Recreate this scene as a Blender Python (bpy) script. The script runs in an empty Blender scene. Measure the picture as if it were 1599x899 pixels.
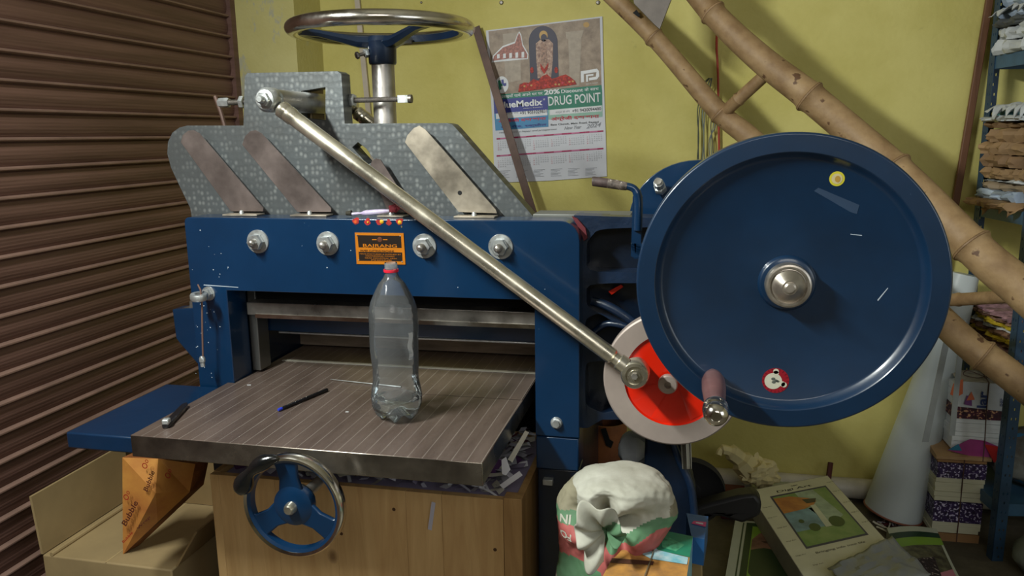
import bpy, bmesh, math, random
from mathutils import Vector, Matrix, noise
from mathutils.geometry import tessellate_polygon
from mathutils.bvhtree import BVHTree
random.seed(7)
PI = math.pi
SC = bpy.context.scene
COL = SC.collection
V = Vector

# ------------------------------------------------------------------ camera, world, lights, exposure
F = 1230.0
CAM = V((0, 0, 1.5))
RC = Matrix.Rotation(math.radians(12.83), 3, 'Z') @ Matrix.Rotation(math.radians(90 - 11.04), 3, 'X') @ Matrix.Rotation(math.radians(-0.86), 3, 'Z')
cd = bpy.data.cameras.new('camera'); cam = bpy.data.objects.new('camera', cd); COL.objects.link(cam)
cd.sensor_width = 36; cd.lens = F * 36 / 1599; cd.clip_start = 0.02; cd.clip_end = 50
cam.matrix_world = Matrix.Translation(CAM) @ RC.to_4x4()
SC.camera = cam
w = bpy.data.worlds.new('world'); SC.world = w; w.use_nodes = True
w.node_tree.nodes['Background'].inputs[0].default_value = (0.75, 0.85, 1.0, 1)
w.node_tree.nodes['Background'].inputs[1].default_value = 0.25
SC.view_settings.view_transform = 'Standard'; SC.view_settings.look = 'None'
SC.view_settings.gamma = 1; SC.view_settings.use_curve_mapping = False
SC.view_settings.exposure = 0.12

def area(name, loc, target, sx, sy, power, col, rot=None):
    l = bpy.data.lights.new(name, 'AREA'); l.shape = 'RECTANGLE'; l.size = sx; l.size_y = sy; l.energy = power; l.color = col
    o = bpy.data.objects.new(name, l); COL.objects.link(o); o.location = loc
    o.rotation_euler = target if len(target) == 2 and False else ((V(target) - V(loc)).to_track_quat('-Z', 'X').to_euler() if rot is None else rot)
    return o
area('tube_light_main', (-1.30, 0.60, 2.35), (0, 0, 0), 0.08, 0.55, 54, (0.96, 1.0, 0.94), rot=(math.radians(18), math.radians(-48), 0))
area('fill_light_rear', (0.5, -1.6, 2.9), (0.1, 2.4, 0.9), 1.4, 1.4, 30, (1.0, 0.97, 0.92))  # added broad soft fill behind the camera, not a tube of the room
area('fill_light_right', (2.4, -0.2, 1.7), (0.4, 2.6, 0.9), 1.2, 1.8, 14, (0.84, 0.92, 1.0))  # added cool fill from the right, no doorway stands there

# ------------------------------------------------------------------ helpers
def P(px, py, X=None, Y=None, Z=None):
    """point of the room behind photo position px,py on the plane X, Y or Z = const"""
    d = RC @ V(((px - 799.5) / F, -(py - 449.5) / F, -1))
    t = X / d.x if X is not None else (Y / d.y if Y is not None else (Z - 1.5) / d.z)
    return CAM + d * t
def pr(p):
    q = RC.transposed() @ (V(p) - CAM); return (799.5 + F * q.x / -q.z, 449.5 - F * q.y / -q.z)

def lin(c):
    return tuple(((x / 255) / 12.92 if x / 255 <= 0.04045 else ((x / 255 + 0.055) / 1.055) ** 2.4) for x in c) + (1,)

MATS = {}
def M(name, col, rough=0.5, metal=0.0, var=0.12, vs=6.0, col2=None, bump=0.0, bs=60.0, coat=0.0, stretch=None, spots=None, spot_s=40, spot_t=0.7, spec=0.5, rvar=0.0):
    if name in MATS: return MATS[name]
    m = bpy.data.materials.new(name); m.use_nodes = True; MATS[name] = m
    nt = m.node_tree; N = nt.nodes; L = nt.links; b = N['Principled BSDF']
    b.inputs['Roughness'].default_value = rough; b.inputs['Metallic'].default_value = metal
    b.inputs['Coat Weight'].default_value = coat; b.inputs['Coat Roughness'].default_value = 0.12
    b.inputs['Specular IOR Level'].default_value = spec
    tc = N.new('ShaderNodeTexCoord'); mp = N.new('ShaderNodeMapping'); L.new(tc.outputs['Object'], mp.inputs['Vector'])
    if stretch: mp.inputs['Scale'].default_value = stretch
    nz = N.new('ShaderNodeTexNoise'); nz.inputs['Scale'].default_value = vs; nz.inputs['Detail'].default_value = 6; nz.inputs['Roughness'].default_value = 0.6
    L.new(mp.outputs[0], nz.inputs['Vector'])
    rp = N.new('ShaderNodeValToRGB'); c = lin(col)
    c2 = lin(col2) if col2 else tuple(x * (1 - var * 2.2) for x in c[:3]) + (1,)
    rp.color_ramp.elements[0].position = 0.32; rp.color_ramp.elements[1].position = 0.68
    rp.color_ramp.elements[0].color = c2; rp.color_ramp.elements[1].color = tuple(min(1, x * (1 + var * .5)) for x in c[:3]) + (1,)
    L.new(nz.outputs[0], rp.inputs[0]); out = rp.outputs[0]
    if spots:
        n2 = N.new('ShaderNodeTexNoise'); n2.inputs['Scale'].default_value = spot_s; n2.inputs['Detail'].default_value = 3
        L.new(mp.outputs[0], n2.inputs['Vector'])
        r2 = N.new('ShaderNodeValToRGB'); r2.color_ramp.elements[0].position = spot_t; r2.color_ramp.elements[1].position = spot_t + .04
        L.new(n2.outputs[0], r2.inputs[0])
        mx = N.new('ShaderNodeMix'); mx.data_type = 'RGBA'; L.new(r2.outputs[0], mx.inputs[0]); L.new(out, mx.inputs[6]); mx.inputs[7].default_value = lin(spots); out = mx.outputs[2]
    L.new(out, b.inputs['Base Color'])
    if rvar:
        mr = N.new('ShaderNodeMapRange'); mr.inputs[1].default_value = .35; mr.inputs[2].default_value = .65; mr.inputs[3].default_value = max(0.03, rough - rvar); mr.inputs[4].default_value = min(1, rough + rvar)
        L.new(nz.outputs[0], mr.inputs[0]); L.new(mr.outputs[0], b.inputs['Roughness'])
    if bump:
        n3 = N.new('ShaderNodeTexNoise'); n3.inputs['Scale'].default_value = bs; n3.inputs['Detail'].default_value = 5
        L.new(mp.outputs[0], n3.inputs['Vector'])
        bp = N.new('ShaderNodeBump'); bp.inputs['Strength'].default_value = bump; bp.inputs['Distance'].default_value = 0.01
        L.new(n3.outputs[0], bp.inputs['Height']); L.new(bp.outputs[0], b.inputs['Normal'])
    return m

XF = None
class MB:
    def __init__(s): s.v = []; s.f = []; s.mi = []; s.mats = []
    def _m(s, mat):
        if mat not in s.mats: s.mats.append(mat)
        return s.mats.index(mat)
    def add(s, vs, fs, mat):
        o = len(s.v); k = s._m(mat); s.v += [V(v) for v in vs]
        for f in fs: s.f.append([i + o for i in f]); s.mi.append(k)
        return s
    def box(s, lo, hi, mat, rot=None, piv=None):
        x0, y0, z0 = lo; x1, y1, z1 = hi
        vs = [V((x, y, z)) for z in (z0, z1) for y in (y0, y1) for x in (x0, x1)]
        if rot is not None:
            p = V(piv) if piv is not None else (V(lo) + V(hi)) / 2
            vs = [p + rot @ (v - p) for v in vs]
        return s.add(vs, [(0, 2, 3, 1), (4, 5, 7, 6), (0, 1, 5, 4), (2, 6, 7, 3), (0, 4, 6, 2), (1, 3, 7, 5)], mat)
    def hexa(s, b, t, mat):   # bottom quad, top quad
        return s.add(list(b) + list(t), [(3, 2, 1, 0), (4, 5, 6, 7), (0, 1, 5, 4), (1, 2, 6, 5), (2, 3, 7, 6), (3, 0, 4, 7)], mat)
    def frame(s, axis):
        a = V(axis).normalized(); u = a.orthogonal().normalized(); return a, u, a.cross(u)
    def lathe(s, prof, o, axis, mat, n=48, a0=0, a1=2 * PI, start=None):
        """prof: (radius, distance along axis)"""
        a = V(axis).normalized()
        u = (V(start) - a * V(start).dot(a)).normalized() if start is not None else a.orthogonal().normalized()
        w_ = a.cross(u); o = V(o); full = abs(a1 - a0 - 2 * PI) < 1e-6; k = n if full else n + 1; vs = []
        for r, h in prof:
            for i in range(k):
                t = a0 + (a1 - a0) * i / n; vs.append(o + a * h + (u * math.cos(t) + w_ * math.sin(t)) * max(r, 1e-5))
        fs = []
        for j in range(len(prof) - 1):
            for i in range(n):
                i2 = (i + 1) % k
                fs.append((j * k + i, j * k + i2, (j + 1) * k + i2, (j + 1) * k + i))
        return s.add(vs, fs, mat)
    def cyl(s, p0, p1, r, mat, r1=None, n=24):
        p0, p1 = V(p0), V(p1); L_ = (p1 - p0).length; r1 = r if r1 is None else r1
        return s.lathe([(0, 0), (r, 0), (r1, L_), (0, L_)], p0, p1 - p0, mat, n)
    def hexn(s, p0, p1, r, mat, rot=0):
        p0, p1 = V(p0), V(p1); L_ = (p1 - p0).length
        return s.lathe([(0, 0), (r * .93, 0), (r, L_ * .12), (r, L_ * .88), (r * .93, L_), (0, L_)], p0, p1 - p0, mat, 6, rot, rot + 2 * PI)
    def tube(s, pts, r, mat, n=10, closed=False, flat=None):
        pts = [V(p) for p in pts]; K = len(pts); vs = []; rr = r if isinstance(r, (list, tuple)) else [r] * K
        up = None
        for i, p in enumerate(pts):
            d = (pts[(i + 1) % K] - pts[i - 1]) if closed else (pts[min(i + 1, K - 1)] - pts[max(i - 1, 0)])
            d.normalize()
            if up is None: up = d.orthogonal().normalized()
            up = (up - d * up.dot(d)).normalized(); q = d.cross(up)
            for j in range(n):
                t = 2 * PI * j / n; vs.append(p + (up * math.cos(t) + q * math.sin(t)) * rr[i])
        fs = []
        for i in range(K if closed else K - 1):
            for j in range(n):
                a, b = i * n + j, i * n + (j + 1) % n; c, d_ = ((i + 1) % K) * n + (j + 1) % n, ((i + 1) % K) * n + j
                fs.append((a, b, c, d_))
        if not closed:
            fs.append(tuple(range(n))[::-1]); fs.append(tuple((K - 1) * n + j for j in range(n)))
        return s.add(vs, fs, mat)
    def prism(s, pts, off, mat, holes=(), side=None):
        """polygon (3-D, planar) with holes, extruded by off"""
        loops = [[V(p) for p in pts]] + [[V(p) for p in h] for h in holes]; off = V(off)
        flat = [p for l in loops for p in l]; tris = tessellate_polygon(loops)
        n = len(flat); fs = []
        nrm = V((0, 0, 0))
        for t in tris:
            nrm += (flat[t[1]] - flat[t[0]]).cross(flat[t[2]] - flat[t[0]])
        flip = nrm.dot(off) > 0
        for t in tris:
            tt = tuple(t)[::-1] if flip else tuple(t)
            fs.append(tt); fs.append(tuple(i + n for i in tt[::-1]))
        s.add(flat + [p + off for p in flat], fs, mat)
        sf = []; k = 0
        for li, l in enumerate(loops):
            m_ = len(l)
            for i in range(m_):
                a, b = k + i, k + (i + 1) % m_; sf.append((a, b, b + n, a + n))
            k += m_
        return s.add(flat + [p + off for p in flat], sf, side or mat)
    def sheet(s, pts, mat):
        return s.add(pts, [tuple(range(len(pts)))], mat)
    def grid(s, fn, nu, nv, mat, wrap=False, pick=None):
        vs = [V(fn(i / nu, j / nv)) for j in range(nv + 1) for i in range(nu + (0 if wrap else 1))]
        k = nu if wrap else nu + 1; fs = []
        for j in range(nv):
            for i in range(nu):
                fs.append((j * k + i, j * k + (i + 1) % k, (j + 1) * k + (i + 1) % k, (j + 1) * k + i))
        if pick is None: return s.add(vs, fs, mat)
        o = len(s.v); s.v += vs
        for f in fs:
            c = sum((vs[i] for i in f), V()) / 4; s.f.append([i + o for i in f]); s.mi.append(s._m(pick(c)))
        return s
    def text(s, txt, o, right, up, mat, h, w=None, off=None, font_shear=0, bold=0.0):
        """flat lettering whose lower left corner is o; h tall, w wide"""
        cu = bpy.data.curves.new('t', 'FONT'); cu.body = txt; cu.shear = font_shear; cu.offset = bold; cu.resolution_u = 3
        ob = bpy.data.objects.new('t', cu); me = bpy.data.meshes.new_from_object(ob)
        if not me or not me.vertices: return s
        xs = [v.co.x for v in me.vertices]; ys = [v.co.y for v in me.vertices]
        x0, x1, y0, y1 = min(xs), max(xs), min(ys), max(ys)
        sy = h / (y1 - y0); sx = (w / (x1 - x0)) if w else sy
        right = V(right).normalized(); up = V(up).normalized(); o = V(o)
        s.add([o + right * (v.co.x - x0) * sx + up * (v.co.y - y0) * sy for v in me.vertices], [tuple(p.vertices) for p in me.polygons], mat)
        bpy.data.objects.remove(ob); bpy.data.meshes.remove(me); bpy.data.curves.remove(cu)
        return s
    def moved(s):
        if XF is not None: s.v = [XF @ v for v in s.v]
    def build(s, name, parent=None, bevel=0, smooth=True, angle=38, label=None, cat=None, group=None, kind=None, fix=True, base=True, solid=0):
        s.moved()
        if parent is not None: org = wl(parent)
        elif base:
            xs = [v.x for v in s.v]; ys = [v.y for v in s.v]; zs = [v.z for v in s.v]
            org = V(((min(xs) + max(xs)) / 2, (min(ys) + max(ys)) / 2, min(zs)))
        else: org = V((0, 0, 0))
        me = bpy.data.meshes.new(name); me.from_pydata([v - org for v in s.v], [], s.f); me.update()
        for m in s.mats: me.materials.append(m)
        for p, k in zip(me.polygons, s.mi): p.material_index = k
        if fix:
            bm = bmesh.new(); bm.from_mesh(me); bmesh.ops.remove_doubles(bm, verts=bm.verts, dist=2e-5)
            bmesh.ops.recalc_face_normals(bm, faces=bm.faces); bm.to_mesh(me); bm.free()
        if smooth:
            me.shade_smooth(); me.set_sharp_from_angle(angle=math.radians(angle))
        o = bpy.data.objects.new(name, me); COL.objects.link(o)
        if parent is not None: o.parent = parent
        else: o.location = org
        if solid:
            md = o.modifiers.new('thick', 'SOLIDIFY'); md.thickness = solid; md.offset = 0
        if bevel:
            md = o.modifiers.new('bevel', 'BEVEL'); md.width = bevel; md.segments = 2; md.limit_method = 'ANGLE'; md.angle_limit = math.radians(40); md.harden_normals = False
        tag(o, label, cat, group, kind)
        return o
def wl(o):
    p = V((0, 0, 0))
    while o is not None: p = p + o.location; o = o.parent
    return p
def tag(o, label=None, cat=None, group=None, kind=None):
    if label: o['label'] = label
    if cat: o['category'] = cat
    if group: o['group'] = group
    if kind: o['kind'] = kind
    return o
def thing(name, loc, label, cat, group=None):
    o = bpy.data.objects.new(name, None); COL.objects.link(o); o.location = loc; o.empty_display_size = .05
    return tag(o, label, cat, group)
def arc(cx, cz, r, a0, a1, n, Y):
    return [V((cx + r * math.cos(a0 + (a1 - a0) * i / n), Y, cz + r * math.sin(a0 + (a1 - a0) * i / n))) for i in range(n + 1)]
def rrect(x0, z0, x1, z1, r, Y, n=5):
    return arc(x1 - r, z1 - r, r, 0, PI / 2, n, Y) + arc(x0 + r, z1 - r, r, PI / 2, PI, n, Y) + arc(x0 + r, z0 + r, r, PI, 1.5 * PI, n, Y) + arc(x1 - r, z0 + r, r, 1.5 * PI, 2 * PI, n, Y)
def PY(pts, Y): return [P(x, y, Y=Y) for x, y in pts]
def fbm(p, s=1.0, o=4):
    return noise.fractal(V(p) * s, 0.9, 2.1, o)
def smooth_path(pts, k=6):
    pts = [V(p) for p in pts]; out = []
    for i in range(len(pts) - 1):
        p0 = pts[max(i - 1, 0)]; p1 = pts[i]; p2 = pts[i + 1]; p3 = pts[min(i + 2, len(pts) - 1)]
        for j in range(k):
            t = j / k
            out.append(0.5 * ((2 * p1) + (p2 - p0) * t + (2 * p0 - 5 * p1 + 4 * p2 - p3) * t * t + (3 * p1 - p0 - 3 * p2 + p3) * t ** 3))
    return out + [pts[-1]]

# ------------------------------------------------------------------ materials
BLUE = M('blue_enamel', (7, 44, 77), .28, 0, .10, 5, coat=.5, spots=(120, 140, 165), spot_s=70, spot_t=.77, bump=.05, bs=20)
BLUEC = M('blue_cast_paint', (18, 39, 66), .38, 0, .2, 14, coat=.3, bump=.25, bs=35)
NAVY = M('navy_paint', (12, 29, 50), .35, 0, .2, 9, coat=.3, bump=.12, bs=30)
WHEELB = M('flywheel_blue', (10, 40, 68), .34, 0, .12, 7, coat=.45, bump=.06, bs=16, spots=(120, 140, 165), spot_s=55, spot_t=.80)
CHROME = M('chrome', (222, 216, 206), .18, 1, .12, 12, rvar=.08)
BRASSY = M('nickel_plated_steel', (222, 216, 198), .30, .92, .10, 15, rvar=.08)
STEEL = M('turned_steel', (190, 186, 180), .38, .85, .15, 25, rvar=.1)
ZINC = M('zinc_plated_steel', (196, 200, 200), .36, .7, .12, 40, rvar=.1)
DSTEEL = M('dark_steel', (130, 124, 118), .42, .7, .25, 20, rvar=.1)
RING = M('machined_grey_ring', (178, 164, 156), .5, .35, .08, 8)
RED = M('red_enamel', (226, 34, 4), .35, 0, .05, 6, coat=.3)
GRIP = M('brown_handle_plastic', (118, 82, 80), .38, 0, .14, 14, coat=.25)
BLACKP = M('black_bakelite', (16, 17, 18), .18, 0, .1, 8, coat=.6)
WHITE = M('white_paper', (205, 208, 210), .7, 0, .06, 9)
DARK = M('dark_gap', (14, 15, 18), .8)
RUBBER = M('black_rubber', (22, 22, 24), .55, 0, .2, 20)
STRIPM = M('guide_strip_steel', (176, 166, 150), .4, .55, .2, 14, rvar=.1)
STRIPD = M('guide_strip_worn', (116, 104, 100), .45, .55, .2, 9, rvar=.1)

def node_mat(name, rough=.5, metal=0):
    m = bpy.data.materials.new(name); m.use_nodes = True; nt = m.node_tree; b = nt.nodes['Principled BSDF']
    b.inputs['Roughness'].default_value = rough; b.inputs['Metallic'].default_value = metal
    tc = nt.nodes.new('ShaderNodeTexCoord'); return m, nt, b, tc
def ramp(nt, src, stops, interp='LINEAR'):
    r = nt.nodes.new('ShaderNodeValToRGB'); r.color_ramp.interpolation = interp
    while len(r.color_ramp.elements) < len(stops): r.color_ramp.elements.new(.5)
    for e, (p, c) in zip(r.color_ramp.elements, stops): e.position = p; e.color = lin(c) if isinstance(c, tuple) else (c, c, c, 1)
    nt.links.new(src, r.inputs[0]); return r.outputs[0]
def tex(nt, kind, src, **kw):
    n = nt.nodes.new(kind)
    for k, v in kw.items(): n.inputs[k].default_value = v
    nt.links.new(src, n.inputs['Vector']); return n
def mixc(nt, f, a, b):
    m = nt.nodes.new('ShaderNodeMix'); m.data_type = 'RGBA'
    for i, x in ((0, f), (6, a), (7, b)):
        if isinstance(x, (tuple, float, int)): m.inputs[i].default_value = (lin(x) if i else x)
        else: nt.links.new(x, m.inputs[i])
    return m.outputs[2]
def bump(nt, b, h, st, dist=.01):
    n = nt.nodes.new('ShaderNodeBump'); n.inputs['Strength'].default_value = st; n.inputs['Distance'].default_value = dist
    nt.links.new(h, n.inputs['Height']); nt.links.new(n.outputs[0], b.inputs['Normal'])
def mapping(nt, src, scale=(1, 1, 1), rot=(0, 0, 0)):
    n = nt.nodes.new('ShaderNodeMapping'); n.inputs['Scale'].default_value = scale; n.inputs['Rotation'].default_value = rot
    nt.links.new(src, n.inputs['Vector']); return n.outputs[0]

def wall_mat(name, base, dark, patch):
    m, nt, b, tc = node_mat(name, .75)
    n1 = tex(nt, 'ShaderNodeTexNoise', tc.outputs['Object'], Scale=1.6, Detail=6, Roughness=.6)
    c = ramp(nt, n1.outputs[0], [(.35, dark), (.6, base)])
    n2 = tex(nt, 'ShaderNodeTexNoise', tc.outputs['Object'], Scale=5.5, Detail=8, Roughness=.65)
    f2 = ramp(nt, n2.outputs[0], [(.66, 0.0), (.74, .35)])
    c = mixc(nt, f2, c, (118, 108, 62))
    n4 = tex(nt, 'ShaderNodeTexNoise', mapping(nt, tc.outputs['Object'], (3.5, 3.5, 1.5)), Scale=1.9, Detail=9, Roughness=.7)
    f4 = ramp(nt, n4.outputs[0], [(patch, 0.0), (patch + .03, .75)])
    c = mixc(nt, f4, c, (176, 176, 160))
    nt.links.new(c, b.inputs['Base Color'])
    n3 = tex(nt, 'ShaderNodeTexNoise', tc.outputs['Object'], Scale=55, Detail=5)
    bump(nt, b, n3.outputs[0], .2); return m
WALL = wall_mat('yellow_limewash', (212, 202, 124), (192, 181, 98), .78)
WALLP = wall_mat('yellow_limewash_worn', (206, 198, 134), (190, 180, 110), .585)
WALLK = M('plain_wall_paint', (206, 200, 170), .8)

m, nt, b, tc = node_mat('concrete_floor', .7)
n1 = tex(nt, 'ShaderNodeTexNoise', tc.outputs['Object'], Scale=3, Detail=8, Roughness=.65)
c = ramp(nt, n1.outputs[0], [(.35, (70, 64, 52)), (.65, (112, 104, 88))])
nt.links.new(c, b.inputs['Base Color']); n3 = tex(nt, 'ShaderNodeTexNoise', tc.outputs['Object'], Scale=40, Detail=5); bump(nt, b, n3.outputs[0], .3)
FLOOR = m

m, nt, b, tc = node_mat('engine_turned_steel', .42, .45)
mp = mapping(nt, tc.outputs['Object'], (76, 1, 64), (0, math.radians(0), 0))
v1 = tex(nt, 'ShaderNodeTexVoronoi', mp, Scale=1.0, Randomness=.45)
nz = tex(nt, 'ShaderNodeTexNoise', tc.outputs['Object'], Scale=7, Detail=6)
f = ramp(nt, v1.outputs['Distance'], [(.08, 1.0), (.46, 0.0)])
c = mixc(nt, f, (94, 99, 101), (144, 148, 147))
f2 = ramp(nt, nz.outputs[0], [(.40, .0), (.68, .75)])
c = mixc(nt, f2, c, (86, 88, 88)); nt.links.new(c, b.inputs['Base Color'])
bump(nt, b, v1.outputs['Distance'], .25, .002)
TURNED = m

m, nt, b, tc = node_mat('lined_table_steel', .36, .3)
sx = nt.nodes.new('ShaderNodeSeparateXYZ'); nt.links.new(tc.outputs['Object'], sx.inputs[0])
d = nt.nodes.new('ShaderNodeMath'); d.operation = 'MULTIPLY'; d.inputs[1].default_value = 1 / .030; nt.links.new(sx.outputs[0], d.inputs[0])
fr = nt.nodes.new('ShaderNodeMath'); fr.operation = 'FRACT'; nt.links.new(d.outputs[0], fr.inputs[0])
ln = ramp(nt, fr.outputs[0], [(0.0, .6), (.03, .6), (.07, .0)])
nz = tex(nt, 'ShaderNodeTexNoise', mapping(nt, tc.outputs['Object'], (6, 1.2, 1)), Scale=3, Detail=8, Roughness=.65)
c = ramp(nt, nz.outputs[0], [(.35, (88, 74, 67)), (.65, (110, 95, 87))])
n5 = tex(nt, 'ShaderNodeTexNoise', tc.outputs['Object'], Scale=14, Detail=4)
mm = nt.nodes.new('ShaderNodeMath'); mm.operation = 'MULTIPLY'; nt.links.new(ln, mm.inputs[0]); nt.links.new(n5.outputs[0], mm.inputs[1])
c = mixc(nt, mm.outputs[0], c, (205, 196, 186)); nt.links.new(c, b.inputs['Base Color'])
TABLETOP = m

TFRONT = M('stained_plated_edge', (150, 142, 130), .22, .9, .4, 5, col2=(62, 56, 52), rvar=.14, spots=(225, 222, 215), spot_s=18, spot_t=.69)

def wood_mat(name, a, bcol, axis='z', knots=True):
    m, nt, b, tc = node_mat(name, .55)
    sc = {'z': (9, 9, .9), 'x': (.9, 9, 9), 'y': (9, .9, 9)}[axis]
    mp = mapping(nt, tc.outputs['Object'], sc)
    n = tex(nt, 'ShaderNodeTexNoise', mp, Scale=3, Detail=8, Roughness=.6, Distortion=.6)
    c = ramp(nt, n.outputs[0], [(.3, bcol), (.7, a)])
    if knots:
        v = tex(nt, 'ShaderNodeTexVoronoi', mapping(nt, tc.outputs['Object'], (1, 1, .7)), Scale=6.5)
        f = ramp(nt, v.outputs['Distance'], [(.05, .75), (.11, 0.0)]); c = mixc(nt, f, c, (96, 62, 30))
    nt.links.new(c, b.inputs['Base Color']); bump(nt, b, n.outputs[0], .15); return m
PINE = wood_mat('pine_planks', (212, 176, 122), (186, 146, 94))
PINEE = wood_mat('pine_edge', (190, 152, 100), (154, 116, 70))
BROWNW = wood_mat('brown_stained_wood', (128, 88, 62), (92, 60, 42), 'z', False)
DBAR = M('rusty_flat_bar', (96, 72, 62), .55, .25, .2, 12)
BAMBOO = M('bamboo', (164, 136, 98), .6, 0, .14, 11, col2=(126, 98, 66), stretch=(1, 1, 1), spots=(96, 68, 46), spot_s=22, spot_t=.66, bump=.3, bs=28)
BAMBN = M('bamboo_node', (150, 120, 86), .6, 0, .2, 20, bump=.3)
SHUT = M('brown_shutter_paint', (122, 91, 82), .5, .1, .22, 4, col2=(90, 64, 56), stretch=(1, .25, 6), bump=.15, bs=30)
SHUTL = M('shutter_lip_paint', (152, 122, 110), .5, .1, .14, 6)
CARD = M('brown_cardboard', (160, 138, 98), .75, 0, .10, 4, bump=.06, bs=25)
CARDD = M('cardboard_inner', (140, 116, 76), .8, 0, .1, 5)
KRAFT = M('kraft_paper', (166, 134, 96), .75, 0, .14, 7, bump=.3, bs=18)
RACK = M('rack_blue_paint', (58, 96, 128), .45, 0, .15, 10, bump=.05)
RACKD = M('rack_dark_blue', (40, 70, 98), .5, 0, .15, 10)

# ------------------------------------------------------------------ the room
WY = 3.30; SX = -1.86; PX = -1.86; PILY = 3.06
def struct(mb, name, **k): return mb.build(name, kind='structure', **k)
struct(MB().box((SX - .6, -3.0, -.1), (3.2, WY + .15, 0), FLOOR), 'floor')
struct(MB().box((SX - .3, WY, 0), (3.2, WY + .15, 3.0), WALL), 'wall_back')
xp = P(462, 60, Y=PILY).x
struct(MB().box((SX - .3, PILY, 0), (xp, WY, 3.0), WALLP), 'trim_1')      # pilaster beside the shutter
struct(MB().box((3.0, -3.0, 0), (3.2, WY, 3.0), WALLK), 'wall_right')
struct(MB().box((SX - .6, -3.15, 0), (3.2, -3.0, 3.0), WALLK), 'wall_front')
struct(MB().box((SX - .6, -3.0, 3.0), (3.2, WY + .15, 3.1), M('ceiling_paint', (190, 186, 170), .8)), 'ceiling')
# rolling shutter along the left side: one slatted curtain
pitch = .0805; z0 = P(0, 127, X=SX).z
zs = []; nsl = 40; zb = z0 - 26 * pitch
mbs = MB(); ya, yb = -3.0, PILY
prof = []
for k in range(nsl):
    zz = zb + k * pitch
    if zz < -.05 or zz > 3.0: continue
    prof.append((zz, k))
def slat(zz):
    pts = []
    K = 22
    for i in range(K + 1):
        t = i / K
        bulge = .010 * math.sin(PI * min(1, t * 1.05)) ** .7 if t < .95 else 0
        rib = .0006 * math.sin(t * 2 * PI * 7)
        pts.append((SX + .002 - .012 + bulge * .9 + rib, zz + .009 + t * (pitch - .009)))
    return pts
for zz, k in prof:
    pts = slat(zz); vs = []; fs = []
    for x, z in pts: vs += [(x, ya, max(0, z)), (x, yb, max(0, z))]
    for i in range(len(pts) - 1): fs.append((2 * i, 2 * i + 1, 2 * i + 3, 2 * i + 2))
    mbs.add(vs, fs, SHUT)
    if zz > 0.01:
        lp = [(SX - .012, zz + .0105), (SX + .004, zz + .0095), (SX + .0085, zz + .006), (SX + .0085, zz + .002), (SX + .004, zz - .001), (SX - .012, zz - .002)]
        vs = []; fs = []
        for x, z in lp: vs += [(x, ya, z), (x, yb, z)]
        for i in range(len(lp) - 1): fs.append((2 * i, 2 * i + 1, 2 * i + 3, 2 * i + 2))
        mbs.add(vs, fs, SHUTL)
mbs.add([(SX - .03, ya, 0), (SX - .03, yb, 0), (SX - .03, yb, 3), (SX - .03, ya, 3)], [(0, 1, 2, 3)], SHUT)
struct(mbs, 'door_1', fix=False, angle=50)
struct(MB().box((SX - .02, PILY - .035, 0), (SX + .016, PILY - .0005, 3.0), SHUT), 'trim_2')      # shutter guide channel
# white pipe along the foot of the back wall
t = MB(); t.cyl((-.35, WY - .045, .05), (1.9, WY - .045, .05), .042, M('white_pvc', (206, 200, 186), .45, 0, .12, 8))
t.build('wall_pipe', label='thick off-white plastic pipe along the foot of the yellow wall', cat='pipe')
# pale conduit strip on the wall behind the top handwheel
a, b_ = P(556, -30, Y=WY - .006), P(585, 260, Y=WY - .006); dd = V((.011, 0, 0))
t = MB(); t.hexa([a - dd, a + dd, b_ + dd, b_ - dd], [v + V((0, -.012, 0)) for v in (a - dd, a + dd, b_ + dd, b_ - dd)], M('pale_casing', (196, 184, 168), .6))
t.build('cable_casing', label='narrow pale cable casing on the wall behind the top handwheel', cat='cable casing')

# ------------------------------------------------------------------ the paper cutter
YB = 1.75
root = thing('paper_cutting_machine', (-.74, 1.9, 0), 'large blue hand-wheel paper cutting machine with grey steel top plate and flywheel', 'paper cutter')
XL = P(293, 400, Y=YB).x; XR = P(905, 500, Y=YB).x; XiL = P(358, 500, Y=YB).x; XiR = P(835, 520, Y=YB).x
ZT = 1.307; ZB = P(600, 461, Y=YB).z; ZS = P(870, 682, Y=YB).z
r = .03
U = [V((XL, YB, ZS))] + [V((XL + .012 - .012 * math.cos(t_), YB, ZT - .012 + .012 * math.sin(t_))) for t_ in (0, .5, 1.0, PI / 2)] + \
    [V((XR - .045 + .045 * math.sin(t_), YB, ZT - .045 + .045 * math.cos(t_))) for t_ in (0, .3, .6, .9, 1.2, PI / 2)] + \
    [V((XR, YB, ZS)), V((XiR, YB, ZS)), V((XiR, YB, ZB)), V((XiL, YB, ZB)), V((XiL, YB, ZS))]
frame = MB().prism(U, (0, .085, 0), BLUE).build('front_frame', root, bevel=.004)
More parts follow.
